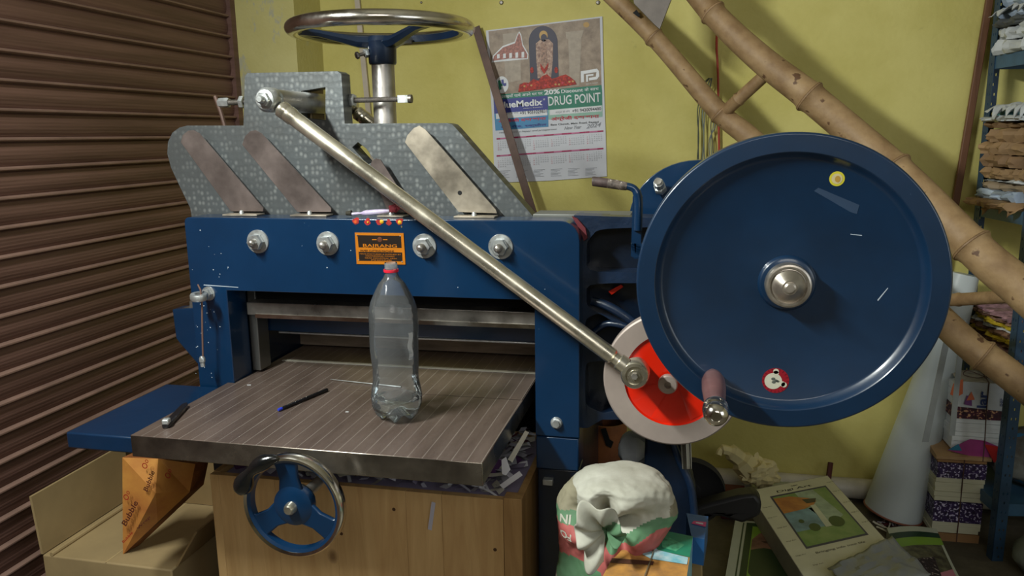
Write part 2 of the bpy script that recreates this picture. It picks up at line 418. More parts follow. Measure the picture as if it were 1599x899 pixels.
# paint chips
chip = M('bare_paint_chip', (176, 188, 200), .5)
mbc = MB()
for k in range(40):
    if k < 26: px, py = random.uniform(305, 345), random.uniform(445, 590)
    elif k < 36: px, py = random.uniform(300, 400), random.uniform(345, 440)
    else: px, py = random.uniform(480, 900), random.uniform(342, 455)
    c_ = P(px, py, Y=YB - .0004); s_ = random.uniform(.0006, .0018)
    mbc.sheet([c_ + V((s_ * math.cos(a_) * random.uniform(.6, 1.5), 0, s_ * math.sin(a_))) for a_ in (0, 1.2, 2.4, 3.6, 5)], chip)
mbc.sheet(PY([(318, 444), (372, 448), (372, 449), (318, 445.5)], YB - .0004), chip)
mbc.build('paint_chips', frame, fix=False, kind='stuff')
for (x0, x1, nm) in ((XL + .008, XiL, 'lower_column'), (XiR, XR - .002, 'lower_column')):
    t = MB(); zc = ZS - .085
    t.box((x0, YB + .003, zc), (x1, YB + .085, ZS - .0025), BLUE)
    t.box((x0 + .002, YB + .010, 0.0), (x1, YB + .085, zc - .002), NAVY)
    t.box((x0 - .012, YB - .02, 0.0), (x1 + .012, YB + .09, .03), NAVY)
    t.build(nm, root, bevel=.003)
t = MB(); p = P(869, 660, Y=YB)
t.lathe([(0, .010), (.005, .010), (.0125, .006), (.0145, 0)], p, (0, -1, 0), ZINC, 24); t.hexn(p + V((0, -.004, 0)), p + V((0, -.012, 0)), .010, ZINC)
t.build('column_bolt', root)
t = MB(); p = P(856, 752, Y=YB); t.box(p + V((-.012, -.008, -.006)), p + V((.012, .01, .008)), ZINC); t.build('latch', root, bevel=.001)
for x0, x1 in ((XL + .02, XiL - .005), (XiR + .005, XR - .01)):
    MB().box((x0, YB + .085, 0), (x1, 2.42, 1.22), NAVY).build('side_cheek', root, bevel=.004)
MB().box((XiL, 2.36, 0), (XiR, 2.42, .80), NAVY).build('rear_panel', root)

# knife carrier: the engine turned plate above and behind the beam
YK = 1.85
out = [(300, 345), (297, 325), (281, 292), (267, 262), (261, 240), (262, 222), (269, 207), (280, 199), (292, 196), (380, 196), (382, 119), (386, 114), (531, 110), (537, 114), (541, 193), (700, 192), (709, 194), (716, 200), (838, 338), (838, 500), (385, 500), (385, 345)]
out = [(300, 345), (297, 325), (281, 292), (267, 262), (261, 240), (262, 222), (269, 207), (280, 199), (292, 196), (380, 196), (382, 119), (386, 114), (527, 111), (533, 115), (538, 193), (698, 192), (706, 194), (712, 200), (833, 338), (833, 345)]
win = [(470, 142), (508, 136), (508, 188), (470, 184)]
slot = [(550, 230), (559, 222), (572, 232), (586, 252), (574, 257)]
MB().prism(PY(out, YK), (0, .05, 0), TURNED, holes=[PY(win, YK), PY(slot, YK)]).build('carrier_plate', root, bevel=.003)
MB().box((XiL + .01, YK - .002, ZB - .06), (XiR, YK + .045, ZT - .03), DARK).build('carrier_lower_plate', root)  # near-black colour paints the shadow above the knife holder onto the plate
zk0, zk1 = P(600, 500, Y=1.80).z, P(600, 479, Y=1.80).z
MB().box((P(386, 490, Y=1.8).x, 1.80, zk0), (XiR + .0, YK - .004, zk1), M('knife_holder_steel', (150, 146, 140), .35, .85, .25, 10, rvar=.1)).build('knife_holder', root, bevel=.002)
t = MB(); k0 = P(600, 500, Y=1.80).z
t.add([(P(400, 500, Y=1.8).x, 1.797, k0 + .004), (XiR, 1.797, k0 + .004), (XiR, 1.797, k0 - .006), (P(400, 500, Y=1.8).x, 1.797, k0 - .006)] + [(P(400, 500, Y=1.8).x, 1.815, k0 + .004), (XiR, 1.815, k0 + .004), (XiR, 1.799, k0 - .0065), (P(400, 500, Y=1.8).x, 1.799, k0 - .0065)], [(0, 1, 2, 3), (4, 7, 6, 5), (0, 4, 5, 1), (3, 2, 6, 7), (0, 3, 7, 4), (1, 5, 6, 2)], CHROME)
t.build('knife_blade', root)
zc0, zc1 = P(600, 524, Y=1.90).z, P(600, 500, Y=1.90).z
MB().box((XiL + .012, 1.90, zc0), (XiR - .002, 1.99, zc1 + .03), BLUE).box((XiL + .05, 1.899, zc0 - .006), (XiR - .002, 1.985, zc0 - .0005), ZINC).build('clamp_bar', root, bevel=.002)
MB().box((XiL + .0, 1.84, .885), (XiL + .024, 1.895, ZB), M('slide_steel', (120, 120, 118), .4, .8)).build('slide_rail', root, bevel=.002)
# slanted guide strips standing on the beam
def strip(pts, Y, mat, foot, mat2=None, hole=None):
    t = MB(); t.prism(PY(pts, Y), (0, .004, 0), mat)
    a_, b__ = foot; q0, q1 = P(a_, 332, Y=Y), P(b__, 332, Y=Y)
    t.box((q0.x - .002, Y - .035, ZT + .0005), (q1.x + .002, Y + .004, ZT + .0045), mat2 or STRIPM)
    mx_ = (q0.x + q1.x) / 2 - .004
    t.lathe([(0, .010), (.004, .009), (.006, .004), (.0065, 0)], (mx_, Y - .018, ZT + .004), (0, 0, 1), ZINC, 14)
    if hole: t.lathe([(0, .0006), (.0055, .0006), (.0055, 0)], P(hole[0], hole[1], Y=Y), (0, -1, 0), DARK, 14)
    return t.build('guide_strip', root, bevel=.0008)
strip([(282, 222), (285, 211), (293, 204), (302, 203), (311, 208), (411, 325), (411, 330), (360, 330)], 1.822, STRIPD, (360, 411))
strip([(378, 226), (382, 213), (390, 205), (399, 203), (408, 208), (517, 325), (517, 331), (464, 331)], 1.822, STRIPD, (464, 518))
strip([(577, 262), (580, 252), (587, 247), (594, 249), (634, 312), (636, 332), (606, 332)], 1.822, STRIPD, (598, 636))
strip([(632, 222), (636, 211), (646, 200), (655, 196), (664, 202), (774, 327), (776, 333), (716, 331)], 1.822, STRIPM, (716, 776), hole=(718, 301))
# bolts through the beam
for px, py in ((403, 377), (512, 380), (663, 384), (782, 385)):
    p = P(px, py, Y=YB); t = MB()
    t.lathe([(0, .004), (.010, .004), (.0285, .0035), (.0295, .0015), (.0295, 0)], p, (0, -1, 0), ZINC, 32)
    t.hexn(p + V((0, -.004, 0)), p + V((0, -.021, 0)), .0205, ZINC, .3)
    t.lathe([(.0095, .018), (.0098, .022), (.0085, .0235), (.0098, .025), (.0085, .0265), (.0098, .028), (.0085, .0295), (.0098, .031), (.0085, .034), (.005, .038), (0, .039)], p, (0, -1, 0), STEEL, 20)
    t.build('beam_bolt', root)
# nameplate
ORANGE = M('orange_plate_enamel', (206, 122, 22), .4, .2, .08); PBLK = M('plate_black', (34, 24, 18), .4)
def Q(px, py, d=0): return P(px, py, Y=YB - .002 - d)
q = [Q(554, 363), Q(630, 364), Q(633, 413), Q(557, 412)]
npm = MB().prism(q, (0, .0018, 0), ORANGE)
for pts in ([(558, 367), (626, 368), (627, 387), (560, 386)], [(560, 393), (628, 394), (628.5, 408), (561, 407)]):
    npm.sheet([Q(x, y, .0003) for x, y in pts], PBLK)
npm.text('BAJRANG', Q(567, 387, .0006), Q(620, 388) - Q(567, 387), (0, 0, 1), ORANGE, .0098, Q(620, 388).x - Q(567, 387).x, bold=.012)
npm.text('PAPER CUTTING MACHINE', Q(563, 392.6, .0006), (1, 0, 0), (0, 0, 1), PBLK, .0045, .085)
for i_, (s_, a_, b__) in enumerate((('MANUFACTURED & SUPPLIED BY', 562, 626), ('ENGINEERING WORKS', 571, 616), ('NEAR INDUSTRIAL AREA', 570, 620), ('PHONE', 580, 612))):
    npm.text(s_, Q(a_, 397 + i_ * 3.2, .0006), (1, 0, 0), (0, 0, 1), ORANGE, .0026, Q(b__, 397).x - Q(a_, 397).x)
npm.lathe([(0, .0008), (.006, .0006), (.0065, 0)], Q(593, 374, .0004), (0, -1, 0), M('plate_emblem', (96, 50, 30), .5), 16)
for a_, b__ in ((581, 588), (598, 605)): npm.sheet([Q(a_, 373.3, .0006), Q(b__, 373.3, .0006), Q(b__, 374.8, .0006), Q(a_, 374.8, .0006)], ORANGE)
npl = npm.build('nameplate', root, fix=False)
for px, py in ((557.5, 367), (625, 368.5), (560.5, 406), (628, 408.5)):
    MB().lathe([(0, .0015), (.0012, .0012), (.0018, 0)], Q(px, py, .0002), (0, -1, 0), ZINC, 12).build('rivet', npl)
# vermilion marks with yellow petals
VR = M('vermilion_powder', (176, 36, 34), .8, 0, .25, 60); VO = M('orange_powder', (214, 84, 26), .8); YP = M('yellow_petal', (226, 176, 20), .6)
mk = MB()
def blot(px, py, r_, mat, d, sx_=1):
    c_ = P(px, py, Y=YB - d); k_ = random.random() * 9
    mk.sheet([c_ + V((r_ * sx_ * math.cos(a_) * (1 + .25 * math.sin(3 * a_ + k_)), 0, r_ * math.sin(a_) * (1 + .2 * math.cos(2 * a_ + k_)))) for a_ in [i * PI / 8 for i in range(16)]], mat)
for px, py, r_ in ((556, 345, .0085), (574, 346, .0078), (592, 347, .0078), (607, 347, .0066), (624, 346, .0085)): blot(px, py, r_, VR, .0004)
blot(555, 346, .004, VO, .0008)
for px, py, r_ in ((596, 346, .0052), (624, 347, .005), (574.5, 347, .0026)):
    mk.lathe([(0, .002), (r_ * .6, .0016), (r_, 0)], P(px, py, Y=YB - .0006), (0, -1, 0), YP, 10)
blot(627, 354, .003, M('turmeric_smear', (110, 90, 60), .8), .0004, .6)
mk.build('offering_marks', root, fix=False, label='vermilion dots with yellow petals on the blue beam')

# connecting rod with its two joints
MB().box((P(462, 150, Y=1.90).x, 1.885, P(470, 188, Y=1.9).z), (P(498, 150, Y=1.93).x, 1.96, P(470, 137, Y=1.9).z), M('bronze_slide_block', (120, 104, 74), .45, .6, .25, 20)).build('slide_block', root, bevel=.003)
YR = 1.655
A, B = P(421, 156, Y=YR), P(992, 583, Y=YR - .01); dr = (B - A).normalized()
rodp = thing_rod = MB()
prof = [(.0155, .03), (.0195, .034), (.0195, .048), (.018, .050), (.018, .0525), (.0195, .054), (.0195, .066), (.0175, .070)]
L_ = (B - A).length
prof += [(.0178, .1), (.0178, L_ * .5), (.0178, L_ - .08), (.0178, L_ - .062), (.014, L_ - .058), (.014, L_ - .046), (.0185, L_ - .044), (.0185, L_ - .026)]
rod = rodp.lathe(prof, A, dr, BRASSY, 40).build('connecting_rod', root)
def joint(p, nm, R_, col, y1):
    t = MB(); t.lathe([(0, .030), (R_ * .45, .030), (R_ * .5, .024), (R_ * .78, .022), (R_ * .86, .018), (R_, .012), (R_, -.014), (R_ * .9, -.018), (0, -.018)], p, (0, -1, 0), col, 40)
    return t
t = joint(A, 'x', .0275, ZINC, 0); t.hexn(A + V((0, -.022, 0)), A + V((0, -.033, 0)), .0165, ZINC, .2); t.lathe([(.009, .032), (.009, .042), (.006, .046), (0, .046)], A, (0, -1, 0), ZINC, 20)
t.build('rod_end', rod)
t = MB(); t.lathe([(.0, .018), (.012, .018), (.0125, .015), (.0195, .0145), (.020, .018), (.0270, .018), (.0300, .014), (.0300, -.022), (.0, -.022)], B, (0, -1, 0), BRASSY, 44)
t.hexn(B + V((0, -.015, 0)), B + V((0, -.024, 0)), .0075, STEEL, .2)
t.build('rod_end', rod)
MB().cyl((A.x, YR + .018, A.z), (A.x, 2.06, A.z), .025, STEEL).build('cross_pin', root)
# rear connecting rod
A2, B2 = V((A.x, 2.075, A.z)), V((B.x, 2.075, B.z)); t = MB(); d2 = (B2 - A2).normalized()
t.lathe([(.0155, .03), (.0195, .034), (.0195, .048), (.018, .050), (.0195, .054), (.0195, .066), (.0175, .070), (.0178, .1), (.0178, L_ - .03)], A2, d2, BRASSY, 32)
t.lathe([(0, .02), (.024, .018), (.0275, .012), (.0275, -.014), (0, -.018)], A2, (0, -1, 0), BRASSY, 32)
t.build('rear_connecting_rod', root)
# adjusting screws through the yoke
YJ = 1.893
a, b_ = P(545, 157, Y=YJ), P(643, 154, Y=YJ); zc = (a.z + b_.z) / 2
def thread(t, x0, x1, z, r_, step=.0035):
    n_ = int((x1 - x0) / step); pf = []
    for i in range(n_ + 1): pf += [(r_, i * step), (r_ * .86, i * step + step / 2)]
    t.lathe(pf + [(0, (n_ + 1) * step)], (x0, YJ, z), (1, 0, 0), DSTEEL, 14)
t = MB(); thread(t, a.x - .004, b_.x - .03, zc, .0068)
t.hexn((a.x + .004, YJ, zc), (a.x + .016, YJ, zc), .0165, ZINC, .1); t.lathe([(0, 0), (.0185, 0), (.0185, .003), (0, .003)], (a.x, YJ, zc), (1, 0, 0), ZINC, 24)
t.box((b_.x - .034, YJ - .009, zc - .009), (b_.x - .008, YJ + .009, zc + .009), ZINC); t.cyl((b_.x - .008, YJ, zc), (b_.x, YJ, zc), .0105, DSTEEL)
t.build('adjusting_screw', root)
a, b_ = P(342, 160, Y=YJ), P(383, 160, Y=YJ); zc = (a.z + b_.z) / 2
t = MB(); t.hexn((a.x, YJ, zc), (a.x + .03, YJ, zc), .0125, ZINC); thread(t, a.x + .03, b_.x, zc, .0075); t.hexn((b_.x - .014, YJ, zc), (b_.x - .002, YJ, zc), .0165, ZINC, .1)
t.build('adjusting_screw', root)
t = MB(); t.tube([P(336, 150, Y=1.93), P(345, 175, Y=1.93), P(352, 200, Y=1.93)], .006, DBAR, 8); t.build('stay_rod', root)

# clamp spindle and top handwheel
HY = 1.95; hc = P(593, 46, Y=HY); HZ = hc.z
xs_ = P(600, 150, Y=HY).x; HX = xs_
MB().lathe([(0, ZT - .1), (.029, ZT - .1), (.029, 1.70), (.0275, 1.705), (0, 1.705)], (HX, HY, 0), (0, 0, 1), STEEL, 40).build('clamp_spindle', root)
HR = .236
hw = MB(); pf = []
for i in range(17):
    t_ = 2 * PI * i / 16; pf.append((HR - .019 + .0195 * math.cos(t_), HZ + .0180 * math.sin(t_)))
rim = hw.lathe(pf, (HX, HY, 0), (0, 0, 1), CHROME, 96)
rimo = hw.build('handwheel_rim', root)
t = MB(); t.lathe([(HR - .034, -.013), (HR - .041, -.011), (HR - .043, .006), (HR - .034, .010)], (HX, HY, HZ), (0, 0, 1), NAVY, 72)
t.lathe([(HR - .034, -.013), (HR - .020, -.0165), (HR - .012, -.0145)], (HX, HY, HZ), (0, 0, 1), NAVY, 72); t.build('rim_lining', rimo)
t = MB(); t.lathe([(0, -.018), (.034, -.018), (.040, -.030), (.036, -.045), (.035, -.082), (.0325, -.086), (0, -.086)], (HX, HY, HZ), (0, 0, 1), NAVY, 40); t.build('handwheel_hub', root)
for ang in (90, 200, 325):
    a_ = math.radians(ang); d_ = V((math.cos(a_), math.sin(a_), 0)); n_ = V((-math.sin(a_), math.cos(a_), 0)); c0 = V((HX, HY, HZ))
    secs = [(.02, -.020, -.048, .024), (.06, -.020, -.044, .020), (.11, -.010, -.030, .016), (.155, -.002, -.018, .015), (HR - .034, .004, -.014, .018)]
    vs = []; fs = []
    for (rr, zt, zb_, hw_) in secs:
        p_ = c0 + d_ * rr
        vs += [p_ + n_ * hw_ * .6 + V((0, 0, zt)), p_ + n_ * hw_ + V((0, 0, (zt + zb_) / 2)), p_ + n_ * hw_ * .5 + V((0, 0, zb_)), p_ - n_ * hw_ * .5 + V((0, 0, zb_)), p_ - n_ * hw_ + V((0, 0, (zt + zb_) / 2)), p_ - n_ * hw_ * .6 + V((0, 0, zt))]
    for i in range(len(secs) - 1):
        for j in range(6): fs.append((i * 6 + j, i * 6 + (j + 1) % 6, (i + 1) * 6 + (j + 1) % 6, (i + 1) * 6 + j))
    MB().add(vs, fs, NAVY).build('handwheel_spoke', root)
t = MB(); p = P(576, 82, Y=HY - .02); q_ = P(560, 86, Y=HY - .04); t.hexn(p + (q_ - p) * .1, p + (q_ - p) * .45, .011, ZINC); t.cyl(p, q_, .0045, DSTEEL); t.hexn(q_, q_ + (q_ - p) * .25, .009, DSTEEL)
t.cyl(p + V((.004, 0, .008)), p + V((.004, 0, .022)), .006, ZINC); t.build('set_screw', root)

# table
ZTB = .88; TX0, TX1 = -1.157, -.377
tb = MB(); th = .049
def slab(x0, x1, y0, y1, fmat):
    tb.add([(x0, y0, ZTB), (x1, y0, ZTB), (x1, y1, ZTB), (x0, y1, ZTB)], [(0, 1, 2, 3)], TABLETOP)
    tb.add([(x0, y0, ZTB), (x1, y0, ZTB), (x1, y1, ZTB), (x0, y1, ZTB), (x0, y0, ZTB - th), (x1, y0, ZTB - th), (x1, y1, ZTB - th), (x0, y1, ZTB - th)], [(0, 4, 5, 1), (1, 5, 6, 2), (3, 7, 4, 0), (2, 6, 7, 3), (4, 7, 6, 5)], fmat)
slab(TX0, TX1, 1.375, YB - .003, TFRONT)
slab(XiL + .002, TX1, YB - .003, 2.34, TFRONT)
tb.build('cutting_table', root, bevel=.0022)
t = MB(); y_ = P(640, 573, Z=ZTB).y
t.box((XiL + .025, y_ - .006, ZTB + .0003), (TX1 - .003, y_ + .006, ZTB + .0025), M('cutting_stick_plastic', (176, 172, 160), .5)); t.build('cutting_stick', root)
zg = P(640, 524, Y=2.12).z
MB().box((P(442, 540, Y=2.12).x, 2.12, ZTB + .002), (XiR - .004, 2.20, zg + .02), M('back_gauge_wood', (176, 156, 138), .55, .1, .2, 8, stretch=(1, 1, 6))).build('back_gauge', root, bevel=.002)
MB().box((P(428, 530, Y=2.10).x, 2.10, ZTB + .002), (P(441, 540, Y=2.1).x, 2.15, zg - .02), M('gauge_block', (150, 118, 66), .6)).build('gauge_block', root)
# blue wing at the left of the table
zw = .866; pts = [P(118, 667, Z=zw), P(203, 681, Z=zw), P(318, 603, Z=zw), P(206, 598, Z=zw)]
y0, y1 = pts[0].y + .0, pts[3].y; x0 = pts[0].x
MB().box((x0, 1.395, zw - .038), (TX0 - .002, 1.745, zw), BLUE).build('side_wing', root, bevel=.004)
# left bracket
MB().prism(PY([(269, 483), (303, 481), (303, 470), (322, 470), (322, 575), (312, 572), (281, 536), (275, 528)], 1.84), (0, .05, 0), BLUE).build('side_bracket', root, bevel=.002)
MB().prism(PY([(274, 482), (296, 480), (296, 470), (303, 470), (303, 483)], 1.85), (0, .03, 0), DSTEEL).build('bracket_tab', root)
# stud, ring nut and hanging pin at the left column
p = P(326, 458, Y=YB); t = MB(); t.lathe([(0, .003), (.018, .003), (.0185, 0)], p, (0, -1, 0), ZINC, 28); t.hexn(p + V((0, -.003, 0)), p + V((0, -.016, 0)), .0145, ZINC, .3); t.cyl(p, p + V((-.006, -.03, 0)), .006, STEEL)
t.build('side_stud', root)
p = P(311, 463, Y=1.70); t = MB(); t.lathe([(.010, -.008), (.020, -.008), (.0215, -.005), (.0215, .005), (.020, .008), (.010, .008), (.010, -.008)], p, (0.05, -.12, 1), ZINC, 30); t.build('ring_nut', root)
t = MB(); t.tube([P(309, 444, Y=1.70), P(313, 452, Y=1.70), P(315.5, 475, Y=1.70), P(316, 520, Y=1.70), P(317, 556, Y=1.70)], .0024, M('pin_wire', (150, 120, 110), .4, .6), 10)
p = P(317, 572, Y=1.70); p2 = P(317, 553, Y=1.70); t.lathe([(0, 0), (.0055, 0), (.0058, .012), (.0078, .013), (.0078, .022), (.005, .027), (0, .028)], p, (0, 0, 1), ZINC, 20); t.build('hanging_pin', root)

# table handwheel
YW = 1.31; c = P(455, 792, Y=YW); RW = .1075
t = MB(); pf = [(RW - .010, 0), (RW - .004, -.002), (RW, .004), (RW, .020), (RW - .003, .026), (RW - .010, .027)]
t.lathe(pf, c, (0, 1, 0), CHROME, 80); rw = t.build('table_handwheel_rim', root)
t = MB(); t.lathe([(RW - .010, .0005), (RW - .016, .004), (RW - .018, .018), (RW - .010, .0265)], c, (0, 1, 0), BLUE, 80); t.build('rim_lining', rw)
t = MB(); t.lathe([(0, .0), (.028, .0), (.041, .006), (.043, .020), (.036, .034), (.0, .034)], c, (0, 1, 0), BLUE, 40); t.build('table_handwheel_hub', root)
for ang in (97, 213, 330):
    a_ = math.radians(ang); d_ = V((math.cos(a_), 0, math.sin(a_))); n_ = V((-math.sin(a_), 0, math.cos(a_))); pl = []
    q = [c + d_ * .022 + n_ * .028, c + d_ * .056 + n_ * .020, c + d_ * (RW - .022) + n_ * .024, c + d_ * (RW - .013) + n_ * .034, c + d_ * (RW - .009), c + d_ * (RW - .013) - n_ * .034, c + d_ * (RW - .022) - n_ * .024, c + d_ * .056 - n_ * .020, c + d_ * .022 - n_ * .028]
    MB().prism([v + V((0, .006, 0)) for v in q], (0, .010, 0), BLUE).build('table_handwheel_spoke', root, bevel=.003)
t = MB(); t.lathe([(0, .016), (.008, .0155), (.0115, .010), (.0125, 0)], c, (0, -1, 0), BRASSY, 24); t.build('hub_nut', root)
t = MB(); n_ = 16; pts = []; rr = []
for i in range(n_ + 1):
    s_ = i / n_; a_ = math.radians(166 - 66 * s_); pts.append(c + V((math.cos(a_) * (RW - .002), -.006 - .004 * math.sin(PI * s_), math.sin(a_) * (RW - .002))))
    rr.append(1.28 * [.008, .0135, .0155, .0155, .014, .012, .0095, .0085, .009, .0105, .012, .0125, .0125, .011, .009, .0075, .005][i])
t.tube(pts, rr, BLACKP, 20); t.build('folding_handle', root)
MB().cyl((c.x, YW + .03, c.z), (c.x, 1.46, c.z), .012, STEEL).build('table_screw', root)

# side frame casting with pockets, right of the column
YS = 1.80
def PR(pts): return [P(x, y, Y=YS) for x, y in pts]
def rnd(pts, k=.22):
    out = []; n_ = len(pts)
    for i in range(n_):
        p0, p1, p2 = pts[i - 1], pts[i], pts[(i + 1) % n_]
        for t_ in (0, .35, .65, 1):
            a_ = p1 + (p0 - p1) * k; c_ = p1 + (p2 - p1) * k
            out.append(a_ * (1 - t_) ** 2 + p1 * 2 * t_ * (1 - t_) + c_ * t_ * t_)
    return out
outl = PR([(896, 336), (1200, 345), (1330, 400), (1330, 500), (1180, 590), (1010, 655), (940, 655), (918, 668), (896, 668)])
pk = [[(916, 425), (916, 378), (934, 357), (1110, 352), (1110, 425)], [(916, 480), (916, 442), (1110, 442), (1110, 500), (1020, 512), (985, 508)],
      [(914, 545), (914, 498), (935, 488), (985, 520), (960, 548)], [(914, 632), (914, 566), (944, 562), (950, 600), (970, 640), (940, 645)]]
casting = MB().prism(outl, (0, .06, 0), BLUEC, holes=[rnd(PR(h)) for h in pk])
casting.prism([v + V((0, .06, 0)) for v in PR([(897, 337), (1199, 346), (1329, 401), (1329, 499), (1179, 589), (1010, 654), (897, 667)])], (0, .03, 0), NAVY)
sf = casting.build('side_frame', root, bevel=.005)
t = MB(); t.tube(smooth_path([P(925, 470, Y=1.81), P(950, 478, Y=1.80), P(985, 500, Y=1.79), P(1030, 540, Y=1.79)]), .011, BLUEC, 12); t.tube(smooth_path([P(925, 520, Y=1.82), P(950, 505, Y=1.81), P(990, 515, Y=1.8), P(1020, 540, Y=1.80)]), .008, BLUEC, 12); t.build('cast_web', sf)
t = MB(); t.prism([P(x, y, Y=1.83) for x, y in ((950, 455), (970, 444), (973, 448), (955, 460))], (0, .01, 0), RED); t.build('red_mark', sf)
MB().prism([P(x, y, Y=1.79) for x, y in ((893, 338), (901, 341), (914, 356), (917, 372), (912, 376), (905, 358))], (0, .012, 0), M('dark_red_primer', (104, 30, 40), .6)).build('primer_edge', sf)
t = MB(); t.box((P(832, 335, Y=1.84).x, 1.84, ZT - .012), (P(985, 338, Y=1.84).x, 1.93, ZT + .006), M('top_rail_grey', (120, 122, 118), .5, .3)); t.build('top_rail', root, bevel=.002)
# belt guard and brake lever
gc = P(1088, 345, Y=1.97); gr = (P(1088, 250, Y=1.97) - gc).length
ga = [gc + V((gr * 1.12 * math.cos(t_), 0, gr * math.sin(t_))) for t_ in [PI * i / 24 for i in range(25)]]
MB().prism(ga, (0, .05, 0), BLUE).build('belt_guard', root, bevel=.003)
p = P(1032, 297, Y=1.96); q_ = P(1028, 285, Y=1.93); t = MB(); t.cyl(p, q_, .012, ZINC); t.hexn(p, p + (q_ - p) * .5, .016, ZINC); t.cyl(q_, q_ + (q_ - p) * .2, .009, STEEL); t.build('guard_bolt', root)
t = MB(); YL = 1.56
t.tube(smooth_path([P(966, 289, Y=YL), P(985, 292, Y=YL), P(994, 300, Y=YL), P(997, 318, Y=YL), P(996, 360, Y=YL)], 5), [.0075] * 10 + [.0085] * 11, BLUE, 12)
t.prism([P(x, y, Y=YL) for x, y in ((988, 306), (1003, 306), (1001, 400), (996, 405), (985, 400))], (0, .012, 0), BLUE)
lev = t.build('brake_lever', root, bevel=.001)
t = MB(); t.tube([P(x, y, Y=YL) for x, y in ((925, 283), (927, 283), (949, 286))], [.0088, .0095, .0095], M('worn_rubber_grip', (76, 62, 60), .6, 0, .3, 60), 16); t.tube([P(x, y, Y=YL) for x, y in ((949, 286), (970, 289.5), (979, 291))], [.0095, .009, .0078], M('peeling_tape', (120, 108, 100), .6, 0, .4, 90, spots=(200, 195, 185), spot_s=90, spot_t=.6), 16); t.build('lever_grip', lev)
MB().cyl(P(1012, 396, Y=YL + .006), P(1012, 396, Y=YL + .006) + V((0, .24, 0)), .012, NAVY).build('lever_pivot', root)
MB().prism([P(x, y, Y=YL) for x, y in ((985, 380), (1003, 380), (1024, 392), (1024, 404), (990, 404))], (0, .012, 0), BLUE).build('lever_foot', lev)

# crank disc
cc = P(1050, 593, Y=1.715); CR = .1535
t = MB(); t.lathe([(.107, .0), (.150, .0), (CR, .003), (CR, .035), (.0, .035)], cc, (0, 1, 0), RING, 96); disc = t.build('crank_disc', root)
t = MB(); t.lathe([(.0, .006), (.104, .006), (.107, .0005)], cc, (0, 1, 0), RED, 96)
for a0_ in (200, 250, 300):   # shallow cast ribs under the paint
    a_ = math.radians(a0_); d_ = V((math.cos(a_), 0, math.sin(a_))); n_ = V((-math.sin(a_), 0, math.cos(a_)))
    t.add([cc + V((0, .006, 0)) + d_ * .02 + n_ * .004, cc + V((0, .0045, 0)) + d_ * .04, cc + V((0, .0045, 0)) + d_ * .10 + n_ * .0, cc + V((0, .006, 0)) + d_ * .104 + n_ * .03, cc + V((0, .006, 0)) + d_ * .104 - n_ * .012], [(0, 1, 2, 3), (0, 4, 2, 1)], RED)
t.build('red_web', disc, fix=False)
t = MB(); p = P(1043, 598, Y=1.71); t.lathe([(.0, .010), (.006, .010), (.008, .016), (.019, .015), (.0215, .012), (.0215, 0)], p, (0, -1, 0), RING, 32); t.build('disc_boss', disc)
t = MB(); t.cyl((B.x, B.y + .02, B.z), (B.x, 1.75, B.z), .016, STEEL); t.build('crank_pin', disc)
MB().cyl((cc.x, 1.75, cc.z), (cc.x, 2.10, cc.z), .03, STEEL).build('crank_shaft', root)

# flywheel
FX, FY, FZ, FR = .170, 1.42, 1.235, .262
t = MB(); ax = (0, 1, 0); o_ = (FX, FY, FZ)
t.lathe([(.04, .020), (.215, .020), (.219, .018), (.2255, .006), (.2275, .002), (.2285, .0008), (.2295, 0), (.231, 0), (.2575, 0), (.2585, 0), (.2608, .0014), (FR, .004), (FR, .0055), (FR, .062), (.258, .068), (.232, .068), (.226, .05), (.06, .045), (.05, .075), (0, .075)], o_, ax, WHEELB, 160)
fw = t.build('flywheel', root)
t = MB(); t.lathe([(.050, .021), (.047, .014), (.044, .012), (.030, .012)], o_, ax, WHEELB, 64); t.build('flywheel_boss', fw)
t = MB(); t.lathe([(.0385, .012), (.039, -.008), (.0375, -.012), (.0345, -.013), (.031, -.013), (.030, -.010), (.0285, -.0105), (.013, -.026), (.0125, -.0265), (.0105, -.0265), (.010, -.031), (.007, -.033), (0, -.0335)], o_, ax, M('brushed_steel_cap', (190, 182, 170), .36, .9, .08, 30, rvar=.08), 64); t.build('hub_cap', fw, angle=12)
p = P(1113, 586, Y=FY + .015); t = MB(); t.lathe([(0, -.01), (.011, -.01), (.012, .01), (.017, .016), (.0205, .04), (.0205, .08), (.0180, .13), (.0158, .168), (.0168, .176)], p, (0, -1, 0), GRIP, 36); gh = t.build('spinning_handle', fw)
HS = .034; t = MB(); t.lathe([(a_, b__ + HS) for a_, b__ in [(.0165, .141), (.0205, .144), (.021, .152), (.0185, .157), (.0172, .160), (.0195, .165), (.0200, .172), (.017, .182), (.010, .188), (.008, .1885), (.0075, .187), (0, .187)]], p, (0, -1, 0), CHROME, 40); t.build('chrome_cap', gh)
def disc_sheet(t, c_, r_, mat, n=28, sx_=1, y=None):
    t.sheet([c_ + V((r_ * sx_ * math.cos(2 * PI * i / n), 0, r_ * math.sin(2 * PI * i / n))) for i in range(n)], mat)
t = MB(); c_ = P(1307, 279, Y=FY + .0195); disc_sheet(t, c_, .0125, M('yellow_sticker', (214, 204, 50), .4)); disc_sheet(t, c_ + V((0, -.0003, 0)), .0088, M('sticker_cream', (214, 200, 150), .4)); disc_sheet(t, c_ + V((.001, -.0006, -.0005)), .0055, M('sticker_ochre', (190, 150, 60), .4), sx_=.8)
t.build('round_sticker', fw, fix=False, label='small yellow round sticker')
SRED = M('sticker_red', (150, 22, 38), .4); SCR = M('sticker_pale', (206, 204, 184), .4); SINK = M('sticker_ink', (90, 96, 90), .5)
t = MB(); c_ = P(1211, 594, Y=FY + .0195); disc_sheet(t, c_, .0235, SRED, 40)
